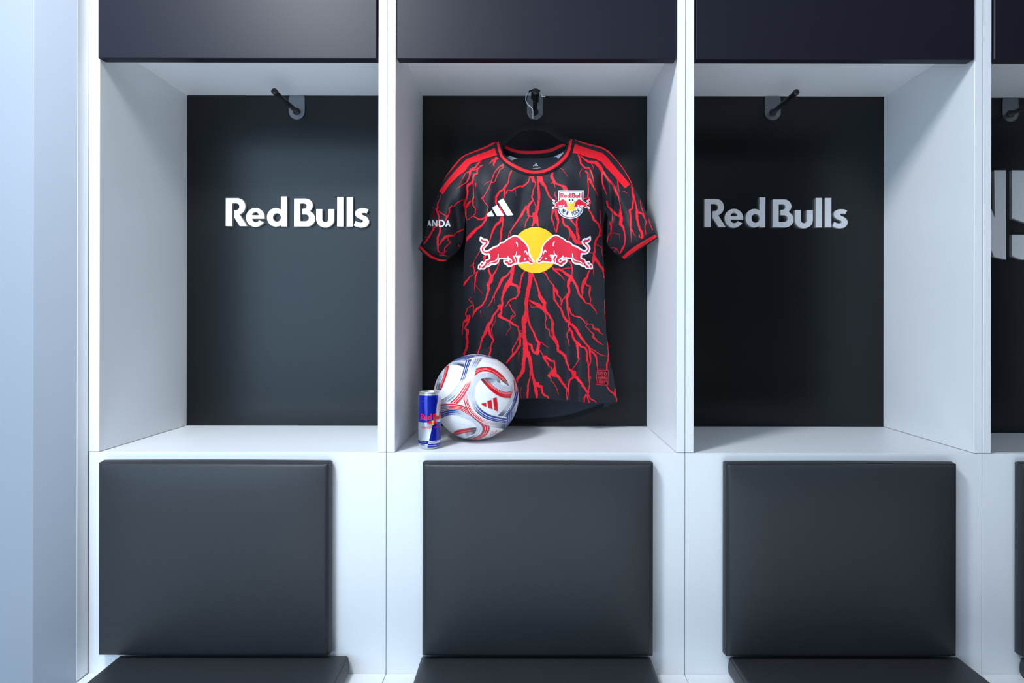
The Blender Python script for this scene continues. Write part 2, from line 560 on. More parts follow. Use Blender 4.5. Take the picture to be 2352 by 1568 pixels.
LOCK = []
for i in range(4):
    a, b = X0[i], X0[i + 1]
    L = thing('locker', ((a + b) / 2, 0.2, 0.0), WHERE[i], 'locker', 'row of white lockers')
    LOCK.append(L)
    dp, tp = DEPTH[i], TOP[i]
    s = 0.0195 if i else 0.0245
    ga = 0.0007 if i else 0.0
    g = 0.0007
    box('side_panel', a + ga, a + s, 0, 0.44, FLO + 0.0011, 1.48, WHITE, L, b=0.0006)
    box('side_panel', b - 0.0195, b - g, 0, 0.44, FLO + 0.0011, 1.48, WHITE, L, b=0.0006)
    box('lower_panel', a + g, b - g, 0, 0.018, H0, FLO, WHITE, L, b=0.0004)
    box('shelf', a + g, b - g, 0.0181, 0.44, SHELF[i] - 0.018, SHELF[i], WHITE, L)
    box('top_panel', a + s, b - 0.0195, 0.026, 0.44, tp, tp + 0.018, WHITE, L)
    box('back_panel', a + s, b - 0.0195, dp, dp + 0.012, SHELF[i], tp, BLACKLAM, L)
    zb = 0.602
    box('cabinet_door', a + 0.0225, b - 0.0225, -0.005, 0.024, zb, 1.47, DOORLAM, L, b=0.0022,
        label='dark charcoal cupboard door')
    # peg on its steel plate
    cx = (a + b) / 2
    k = (D + dp) / (D + 0.40)
    pt = tp - 0.001
    pl = prism('hook_plate', plate_poly(cx, pt), dp - 0.004, dp, STEEL, L, label='steel plate of the coat peg')
    zp = pt - 0.0465
    V, Fc = tube_data([(cx, dp - 0.003, ZC + zp), (cx, dp - 0.007, ZC + zp), (cx, dp - 0.0075, ZC + zp),
                       (cx, dp - 0.166, ZC + zp), (cx, dp - 0.167, ZC + zp), (cx, dp - 0.178, ZC + zp),
                       (cx, dp - 0.180, ZC + zp)],
                      [0.0105, 0.0105, 0.0063, 0.0063, 0.0083, 0.0083, 0.0070], 20)
    mesh('peg', V, Fc, PEGM, pl, True)
    for sx in (-1, 1):
        x, z = cx + sx * 0.0150, pt - 0.030
        V, Fc = tube_data([(x, dp - 0.0035, ZC + z), (x, dp - 0.0050, ZC + z), (x, dp - 0.0056, ZC + z)],
                          [0.0034, 0.0034, 0.0022], 12)
        mesh('screw', V, Fc, STEEL, pl)
    # bench below
    Bn = thing('bench', ((a + b) / 2, -0.26, 0.0), BENCHL[i], 'bench', 'white benches below the lockers')
    box('bench_top', a + g, b - g, -0.52, -0.0008, -0.833, -0.808, WHITE, Bn, b=0.0008)
    box('front_panel', a + g, b - g, -0.50, -0.482, H0, -0.833, WHITE, Bn)
    box('side_panel', a + g, a + 0.019, -0.482, -0.0008, H0, -0.833, WHITE, Bn)
    box('side_panel', b - 0.019, b - g, -0.482, -0.0008, H0, -0.833, WHITE, Bn)

# ------------------------------------------------------------------ raised lettering on the backs
def arc(cx, cy, rx, ry, a0, a1, n=18):
    return [(cx + rx * math.cos(math.radians(a0 + (a1 - a0) * k / n)), cy + ry * math.sin(math.radians(a0 + (a1 - a0) * k / n)))
            for k in range(n + 1)]
LETTERS = {
 'R': [[(115, 165), (285, 165)] + arc(285, 285, 115, 120, -90, 60, 20)[1:] + [(318, 405), (425, 573), (320, 573), (235, 440), (235, 347)]
       + [(240, 342)] + arc(262, 290, 52, 52, 90, -90) + [(214, 238), (208, 244), (208, 573), (115, 573)]],
 'e': [[(682, 465), (500, 465)] + arc(553, 465, 53, 53, 180, 25)[1:] + [(672, 520)] + arc(547, 447, 136, 138, 33, 367, 44)[1:],
       [(500, 415)] + arc(548, 415, 48, 48, 190, 350, 14) + [(597, 415)]],
 'd': [[(920, 140), (1005, 140), (1005, 577), (920, 577), (920, 553)] + arc(845, 445, 129, 135, 58, 304, 36) + [(920, 334)],
       arc(862, 447, 59, 64, 0, 345, 23)],
 'B': [[(1113, 170), (1275, 170)] + arc(1275, 270, 110, 100, -90, 50, 16) + [(1350, 350)] + arc(1300, 463, 118, 114, -62, 90, 20) + [(1113, 577)],
       [(1200, 240), (1255, 240)] + arc(1255, 281, 42, 41, -90, 90, 12)[1:] + [(1234, 322), (1228, 328), (1228, 394), (1234, 400), (1278, 400)]
       + arc(1278, 451, 52, 51, -90, 90, 14)[1:] + [(1200, 502)]],
 'u': [[(1437, 325), (1523, 325), (1523, 470)] + arc(1568, 470, 45, 47, 180, 0) + [(1613, 325), (1699, 325), (1699, 470)]
       + arc(1568, 470, 131, 122, 0, 180, 24)],
 'l': [[(1743, 147), (1830, 147), (1830, 577), (1743, 577)]],
 'k': [[(1882, 147), (1968, 147), (1968, 577), (1882, 577)]],
 's': [[(2200, 330), (2172, 383), (2140, 375), (2110, 378), (2095, 392), (2110, 408), (2150, 424), (2188, 450), (2207, 492), (2203, 530),
        (2185, 562), (2150, 584), (2090, 593), (2030, 583), (1985, 560), (2013, 497), (2050, 515), (2085, 522), (2112, 515), (2122, 498),
        (2112, 480), (2085, 468), (2045, 452), (2015, 425), (2003, 388), (2010, 355), (2035, 328), (2070, 315), (2110, 310), (2160, 315)]],
}
def solid_letter(polys, y0, y1):
    """front face, sides: polys in photo pixels"""
    vo, fo = tri2d(polys, 400)
    V = [at(x, y, y0) for x, y in vo]
    Fc = face_camera(V, [tuple(int(t) for t in f) for f in fo])
    for poly in polys:
        n0, n = len(V), len(poly)
        sx = (y0 + D) / F
        for x, y in poly:
            p = at(x, y, y0)
            V += [p, (p[0], y1, p[2])]
        for k in range(n):
            q = (k + 1) % n
            Fc.append((n0 + 2 * k, n0 + 2 * k + 1, n0 + 2 * q + 1, n0 + 2 * q))
    return V, Fc
NAMES = list('RedBulks')
for ch in NAMES:
    V, Fc = solid_letter([R('L', p) for p in LETTERS[ch]], 0.388, 0.3995)
    o = mesh('letter', V, Fc, ALU, LOCK[0])
    c = bpy.data.objects.new('letter', o.data)
    link(c, LOCK[2])
    c.location = (1.3715, 0, 0)
    c.matrix_parent_inverse = LOCK[2].matrix_world.inverted()
# the big N and S of the locker at the right edge
yb = DEPTH[3]
bigN = [[(2212, 389), (2240, 389), (2285, 499), (2283, 389), (2310, 389), (2310, 594), (2283, 588), (2238, 480), (2240, 594), (2212, 594)]]
bigS = [[(2324, 389), (2424, 389), (2424, 420), (2352, 420), (2352, 452), (2424, 500), (2424, 568), (2400, 594), (2345, 594), (2324, 586),
         (2324, 537), (2352, 537), (2352, 563), (2396, 563), (2396, 524), (2324, 499)]]
for P in (bigN, bigS):
    V, Fc = solid_letter(P, yb - 0.012, yb - 0.0005)
    mesh('letter', V, Fc, ALU, LOCK[3])

# ------------------------------------------------------------------ cushions
def cushion_data(w, h, t, puff, lean=0.0, n=40):
    """a boxed cushion: face towards -Y, back on Y = 0, centred in X, standing on Z = 0"""
    V, Fc = [], []
    r = 0.007
    us = np.concatenate([[0, .004, .010, .018, .03], np.linspace(.05, .95, n), [.97, .982, .990, .996, 1]])
    N = len(us)
    def face(u, v):
        du, dv = min(u, 1 - u) * w, min(v, 1 - v) * h
        d = min(du, dv)
        e = 0 if d >= r else r - math.sqrt(max(0, r * r - (r - d) ** 2))
        bl = (1 - (2 * u - 1) ** 6) * (1 - (2 * v - 1) ** 6)
        bow = 0.0012 * math.sin(math.pi * u) * (1 if v > 0.5 else 0.6) * (2 * v - 1)
        return ((u - .5) * w, -(t - e) - puff * bl, v * h + bow)
    for v in us:
        for u in us:
            V.append(face(u, v))
    for j in range(N - 1):
        for i in range(N - 1):
            q = j * N + i
            Fc.append((q, q + 1, q + N + 1, q + N))
    ring = [i for i in range(N)] + [j * N + N - 1 for j in range(1, N)] + [(N - 1) * N + i for i in range(N - 2, -1, -1)] \
         + [j * N for j in range(N - 2, 0, -1)]
    prev = ring
    m = len(ring)
    for q in (0.25, 0.5, 0.75, 1.0):
        cur = []
        for k in ring:
            x, y, z = V[k]
            sw = 0.0035 * math.sin(math.pi * q) - (0.004 if q == 1.0 else 0)
            fx = x / (w / 2) if abs(abs(x) - w / 2) < 1e-6 else 0
            fz = -1 if z < 0.004 and abs(fx) < .999 else (1 if z > h - 0.006 and abs(fx) < .999 else 0)
            cur.append(len(V))
            V.append((x + sw * fx, y * (1 - q), z + sw * fz))
        Fc += [(prev[k], cur[k], cur[(k + 1) % m], prev[(k + 1) % m]) for k in range(m)]
        prev = cur
    Fc.append(tuple(prev[::-1]))
    # welt line along the front edge
    rim = [V[k] for k in ring]
    P = [(x * 0.9985, y - 0.0005, z * 0.999 + 0.0004) for x, y, z in rim]
    P.append(P[0])
    TV, TF = tube_data(P, 0.0011, 6, caps=False)
    return V, Fc, TV, TF

CUSH = {}
def cushion(name, w, h, t, puff, loc, rot, label, cat, group):
    key = (w, h, t, puff)
    o = thing(name, loc, label, cat, group)
    o.rotation_euler = rot
    if key not in CUSH:
        V, Fc, TV, TF = cushion_data(*key)
        a = mesh('cover', V, Fc, LEATHER, None, True)
        b = mesh('piping', TV, TF, WELT, None, True)
        CUSH[key] = (a.data, b.data)
    else:
        a = bpy.data.objects.new('cover', CUSH[key][0]); COL.objects.link(a)
        b = bpy.data.objects.new('piping', CUSH[key][1]); COL.objects.link(b)
    a.parent = o
    b.parent = o
    return o

BW, BH, BT = 0.517, 0.432, 0.034
bx = [-0.7095, 0.0208, 0.7045, 1.372]
bz = [-0.7512, -0.7512, -0.7512, -0.7512]
bl = ['black leatherette back cushion nearest the plain wall', 'black leatherette back cushion below the football and the can',
      'black leatherette back cushion below the empty black-backed locker', 'black leatherette back cushion cut off by the right edge of the photo']
sl = ['black leatherette seat cushion nearest the plain wall', 'black leatherette seat cushion in the middle, below the football and can',
      'black leatherette seat cushion below the empty black-backed locker', 'black leatherette seat cushion cut off by the right edge of the photo']
sxc = [-0.6715, 0.0170, 0.7190, 1.384]
for i in range(4):
    cushion('back_cushion', BW, BH, BT, 0.013, (bx[i], -0.0008, ZC + bz[i]), (0, 0, 0), bl[i], 'cushion', 'back cushions on the locker fronts')
    cushion('seat_cushion', 0.5205, 0.470, 0.0475, 0.004, (sxc[i], -0.480, ZC - 0.8075), (math.radians(-90), 0, 0),
            sl[i], 'cushion', 'seat cushions on the benches')

# ------------------------------------------------------------------ jersey: outline in photo pixels
sh_left = [(1137.5, 326.5), (1110, 337), (1085, 346.5), (1062, 357.5), (1050, 368), (1042, 378.5), (1027, 402), (1017, 417), (1008, 438.8),
           (1003, 452), (994, 476), (983.4, 509), (972, 550), (965, 562), (960.2, 570.6)]
cuff_left = [(960.2, 570.6), (971, 583), (992, 596), (1011, 602), (1022, 601), (1029, 595.5)]
in_left = [(1029, 595.5), (1036, 590), (1046, 582), (1057, 570), (1063, 552), (1066.5, 520), (1068.5, 494), (1070.5, 520), (1069, 556.5),
           (1065.8, 582), (1064, 633), (1062.5, 700), (1061.5, 767), (1063, 817), (1061, 870), (1052, 932)]
hem = [(1052, 932), (1085, 926), (1130, 921), (1191.7, 917), (1223.6, 914.8), (1259, 916), (1285, 918.4), (1314, 921), (1348.6, 924.8),
       (1387, 925.6), (1418.8, 924)]
side_right = [(1418.8, 924), (1418, 914), (1413.7, 888), (1407, 851.4), (1401, 828.5), (1399, 812), (1395.8, 783.8), (1392.8, 767),
              (1391.4, 740.5), (1389, 687), (1388.5, 640), (1386.5, 600), (1385, 569), (1384, 544), (1386, 512), (1390, 484), (1396, 499),
              (1394.5, 518), (1392.6, 556.5), (1401, 569), (1411, 580), (1421, 586), (1435.4, 596.3)]
cuff_right = [(1435.4, 596.3), (1449.4, 588.4), (1478.7, 568), (1509.3, 546.3), (1505.5, 536)]
sh_right = [(1505.5, 536), (1490, 501.7), (1486.4, 492.4), (1472, 459), (1454.5, 427), (1434, 389), (1417.5, 367.4), (1399.6, 347),
            (1383, 337.4), (1352.4, 329.8), (1329.5, 323.4), (1318, 319.6)]
neck_in = R('collar', [(1935, 200), (1925, 330), (1885, 480), (1820, 590), (1700, 720), (1560, 830), (1400, 920), (1250, 968), (1050, 978),
                       (880, 948), (700, 870), (520, 780), (380, 690), (295, 600), (268, 490), (238, 380), (208, 262)])
neck_out = R('collar', [(2120, 222), (2090, 400), (2040, 590), (1940, 760), (1780, 920), (1600, 1030), (1350, 1130), (1100, 1165), (900, 1145),
                        (660, 1070), (440, 950), (280, 830), (160, 680), (100, 520), (62, 330)])
FRONT = sh_left + cuff_left[1:-1] + in_left + hem[1:-1] + side_right + cuff_right[1:-1] + sh_right + neck_in

def yc(py):
    return np.interp(py, [300, 340, 420, 520, 660, 800, 925, 990], [.222, .214, .203, .205, .240, .286, .300, .306])
BUL = 0.045
GX0, GY0, GS = 930.0, 290.0, 2.0
gx = np.arange(GX0, 1540, GS)
gy = np.arange(GY0, 1000, GS)
QX, QY = np.meshgrid(gx, gy)
def seg_dist(polys):
    d = np.full(QX.shape, 1e9)
    for pl in polys:
        for (x1, y1), (x2, y2) in zip(pl, pl[1:]):
            vx, vy = x2 - x1, y2 - y1
            t = np.clip(((QX - x1) * vx + (QY - y1) * vy) / (vx * vx + vy * vy + 1e-9), 0, 1)
            d = np.minimum(d, np.hypot(QX - x1 - t * vx, QY - y1 - t * vy))
    return d
def blur(a, s):
    n = int(3 * s)
    k = np.exp(-0.5 * (np.arange(-n, n + 1) / s) ** 2)
    k /= k.sum()
    p = np.pad(a, n, mode='edge')
    p = np.apply_along_axis(lambda r: np.convolve(r, k, 'valid'), 1, p)
    return np.apply_along_axis(lambda r: np.convolve(r, k, 'valid'), 0, p)
closed = [sh_left, in_left, side_right, sh_right]
dist = seg_dist(closed)
inside = pip(np.stack([QX.ravel(), QY.ravel()], 1), [sh_left + in_left + [(1052, 990), (1420, 990)] + side_right + sh_right]).reshape(QX.shape)
dist = np.where(inside, dist, 0)
tt = np.clip(dist / 62.0, 0, 1)
bulge = blur(BUL * np.sin(tt * math.pi / 2) ** 0.9, 2.5) * np.clip(dist / 6.0, 0, 1) ** 0.7
sl_f = np.clip((np.abs(QX - 1228) - 165) / 110, 0, 1)
yedge = yc(QY) + BUL - 0.045 * sl_f ** 1.3
def gauss(x, c, w): return np.exp(-((x - c) / w) ** 2)
amp = np.clip((QY - 560) / 300, 0, 1)
rip = (0.0050 * gauss(QX, 1180 - (QY - 760) * 0.05, 13) - 0.0045 * gauss(QX, 1152 + (QY - 760) * .03, 15)
       - 0.0050 * gauss(QX, 1303 + (QY - 780) * 0.02, 15) + 0.0070 * gauss(QX, 1333 + (QY - 780) * 0.02, 20)
       - 0.0035 * gauss(QX, 1231, 20) + 0.0030 * gauss(QX, 1105 - (QY - 700) * 0.1, 10) - 0.0040 * gauss(QX, 1085 - (QY - 700) * 0.1, 9)) * amp
# creases that run down from the shoulders into the armpits, and drag lines under the collar
def crease(x0, y0, x1, y1, w, a):
    vx, vy = x1 - x0, y1 - y0
    l = math.hypot(vx, vy)
    t = ((QX - x0) * vx + (QY - y0) * vy) / l / l
    dd = ((QX - x0) * -vy + (QY - y0) * vx) / l
    return a * np.exp(-(dd / w) ** 2) * np.clip(1 - np.abs(2 * t - 1) ** 3, 0, 1) * ((t > 0) & (t < 1))
rip = rip + crease(1378, 385, 1392, 520, 8, -0.011) + crease(1400, 400, 1404, 520, 6, 0.006) + crease(1410, 410, 1411, 520, 5, -0.006) \
    + crease(1362, 385, 1372, 520, 7, 0.004) + crease(1075, 400, 1069, 520, 8, -0.010) + crease(1090, 430, 1100, 480, 6, -0.003) \
    + crease(1130, 385, 1108, 560, 14, 0.003) + crease(1310, 362, 1270, 400, 5, -0.0025) + crease(1205, 405, 1190, 520, 12, -0.003) \
    + crease(1300, 400, 1330, 560, 16, 0.003) + crease(1040, 460, 1056, 560, 8, -0.006) + crease(1255, 640, 1262, 900, 14, 0.0035)
rng = np.random.RandomState(3)
rip = rip + blur(rng.randn(*QX.shape), 9.0) * 0.022 * 1.0
rip = blur(rip, 1.5)
front_y = yedge - bulge - 2.5 * rip * np.clip(dist / 18.0, 0, 1)
back_y = yedge + bulge * 0.72 + 0.0015
def sampler(field):
    ny, nx = field.shape
    def f(px, py):
        u = min(max((px - GX0) / GS, 0), nx - 1.001)
        v = min(max((py - GY0) / GS, 0), ny - 1.001)
        i, j = int(u), int(v)
        a, b = u - i, v - j
        return float((field[j, i] * (1 - a) + field[j, i + 1] * a) * (1 - b) + (field[j + 1, i] * (1 - a) + field[j + 1, i + 1] * a) * b)
    return f
fy, by = sampler(front_y), sampler(np.minimum(back_y, 0.392))
def surf_f(px, py, off=0.0): return at(px, py, fy(px, py) - off)
def surf_b(px, py, off=0.0): return at(px, py, by(px, py) - off)

JER = thing('jersey', (0.01, 0.27, ZC - 0.11),
            'black football jersey with red lightning print hanging in the middle locker', 'jersey')
vo, fo = tri2d([FRONT], 3.5)
V = [surf_f(x, y) for x, y in vo]
Fc = face_camera(V, [tuple(int(t) for t in f) for f in fo])
cen = vo[np.array(Fc)].mean(1)
arm_l = [(1008, 430), (1019, 447), (1040, 470), (1056, 490), (1068, 500), (1068, 640), (930, 640), (930, 430)]
arm_r = [(1440, 432), (1446, 424), (1456, 420), (1540, 430), (1540, 640), (1391, 640), (1391, 484), (1400, 470), (1420, 448)]
il, ir = pip(cen, [arm_l]), pip(cen, [arm_r])
def sub(name, mask, label=None):
    fs = [f for f, k in zip(Fc, mask) if k]
    used = sorted({t for f in fs for t in f})
    mp = {t: n for n, t in enumerate(used)}
    return mesh(name, [V[t] for t in used], [tuple(mp[t] for t in f) for f in fs], FABRIC, JER, True, label=label)
front = sub('front_panel', ~(il | ir))
slv_l = sub('sleeve', il, 'sleeve with white lettering')
slv_r = sub('sleeve', ir)
# the back, open at neck and hem
back_top = R('collar', [(1925, 300), (1750, 345), (1500, 452), (1250, 498), (1000, 513), (760, 508), (520, 455), (310, 355), (215, 262)])
back_hem = [(1052, 932), (1075, 945), (1110, 958), (1160, 968), (1208, 972.6), (1246.5, 971), (1285, 967.5), (1323, 958.6), (1355, 948),
            (1387, 935.6), (1418.8, 924.8)]
BACK = sh_left + cuff_left[1:-1] + in_left + back_hem[1:-1] + side_right + cuff_right[1:-1] + sh_right + back_top
vo, fo = tri2d([BACK], 6.0)
Vb = [surf_b(x, y) for x, y in vo]
Fb = [tuple(int(t) for t in f) for f in fo]
backp = mesh('back_panel', Vb, face_camera(Vb, Fb), FABRIC2, JER, True)
# doubled back hem
ribbon('back_hem', [(p[0], p[1] - 11) for p in back_hem[1:-1]], [(p[0], p[1] - 0.5) for p in back_hem[1:-1]], surf_b, [RIB], [], backp, off=0.0012, m=4)

# collar, front and back
bumpy = lambda t: 0.0022 * math.sin(math.pi * min(max(t, 0), 1)) ** 0.6
ni = neck_in
ribbon('collar', ni, neck_out, surf_f, [RIB, STRIPE], [(0, 1, 0.27, 0.67, 1)], JER, off=0.0012, n=90, m=18, prof=bumpy,
       label='round black collar with a red stripe')
bt = R('collar', [(1925, 300), (1750, 345), (1500, 452), (1250, 498), (1000, 513), (760, 508), (520, 455), (310, 355)])
bb = R('collar', [(1925, 440), (1780, 535), (1560, 650), (1300, 692), (1000, 705), (700, 690), (450, 630), (285, 560)])
ribbon('back_collar', bt, bb, surf_b, [RIB, STRIPE], [(0, 1, 0.08, 0.44, 1)], JER, off=0.0012, n=60, m=18, prof=bumpy,
       label='inside of the back collar with a red stripe')
V, Fc = strips([R('collar', [(1440, 440, 16), (1455, 500, 12), (1465, 570, 10)])], surf_b, 0.0042)
mesh('collar_seam', V, Fc, WELT, backp)
for q, col in (([(365, 690), (455, 640), (560, 685), (655, 708), (480, 775)], LABEL), ([(1565, 680), (1700, 620), (1830, 555), (1835, 600), (1710, 735), (1650, 670)], LABEL)):
    decal('care_label', [R('collar', q)], surf_b, col, backp, 0.002, 2.0, label='satin label inside the neck')
for q in ([(1105, 850), (1122, 832), (1190, 905), (1150, 908)], [(1075, 880), (1098, 862), (1138, 910), (1105, 912)],
      [(1040, 916), (1065, 893), (1085, 915)]):
    decal('neck_mark', [R('collar', q)], surf_b, PWHITE, backp, 0.0015, 3.0)
V, Fc = strips([R('collar', [(1030, 978, 12), (1140, 965, 16), (1250, 955, 10)])], surf_b, 0.0015)
mesh('neck_print', V, Fc, LABEL, backp)

# shoulder stripes
st = [('A', [(1455, 235), (1500, 360), (1300, 420), (1150, 485), (1060, 500), (1000, 540), (920, 650), (800, 740), (640, 900), (520, 1072),
             (455, 1010), (560, 870), (720, 670), (940, 440), (1100, 370), (1300, 300)]),
      ('A', [(1470, 130), (1440, 168), (1300, 240), (1100, 312), (940, 372), (860, 430), (780, 520), (620, 700), (525, 830), (600, 705), (720, 545),
             (860, 392), (950, 345), (1150, 265), (1300, 204), (1400, 144)]),
      ('B', [(705, 155), (660, 320), (760, 340), (900, 385), (1080, 430), (1180, 480), (1260, 580), (1380, 700), (1500, 840), (1605, 957), (1700, 885),
             (1560, 720), (1400, 540), (1280, 390), (1200, 325), (1000, 260), (860, 215), (760, 180)]),
      ('B', [(685, 85), (700, 76), (760, 99), (960, 158), (1200, 218), (1316, 283), (1396, 372), (1556, 562), (1676, 752), (1742, 885), (1720, 870),
             (1600, 650), (1480, 490), (1340, 345), (1240, 265), (1100, 220), (900, 170), (790, 130), (720, 90)])]
for reg, p in st:
    decal('shoulder_stripe', [R(reg, p)], surf_f, STRIPE, front, 0.0012, 2.5)
# cuffs
for side, cl, red, sl_o in ((0, cuff_left, ('C', [(120, 660), (92, 702), (200, 797), (310, 885), (380, 905), (450, 938), (550, 943), (605, 908), (560, 915),
                                                 (470, 905), (400, 880), (300, 830), (200, 740)]), slv_l),
                            (1, cuff_right, ('E', [(1555, 865), (1600, 890), (1740, 790), (1900, 690), (2178, 496), (2150, 452), (1960, 560), (1780, 670),
                                                   (1650, 770)]), slv_r)):
    CUFF_R = R(red[0], red[1])
    if not side: CUFF_L = CUFF_R
    decal('cuff_stripe', [CUFF_R], surf_f, STRIPE, sl_o, 0.0034, 1.8)
decal('cuff_band', [R('E', [(1500, 825), (1605, 909), (1740, 826), (1960, 680), (2187, 520), (2145, 432), (1960, 505), (1780, 610), (1640, 715)]), CUFF_R],
      surf_f, RIB, slv_r, 0.0030, 1.8)
decal('cuff_band', [R('C', [(150, 600), (86, 710), (165, 806), (330, 905), (480, 948), (590, 925), (470, 885), (330, 820), (215, 715)]), CUFF_L],
      surf_f, RIB, slv_l, 0.0030, 1.8)

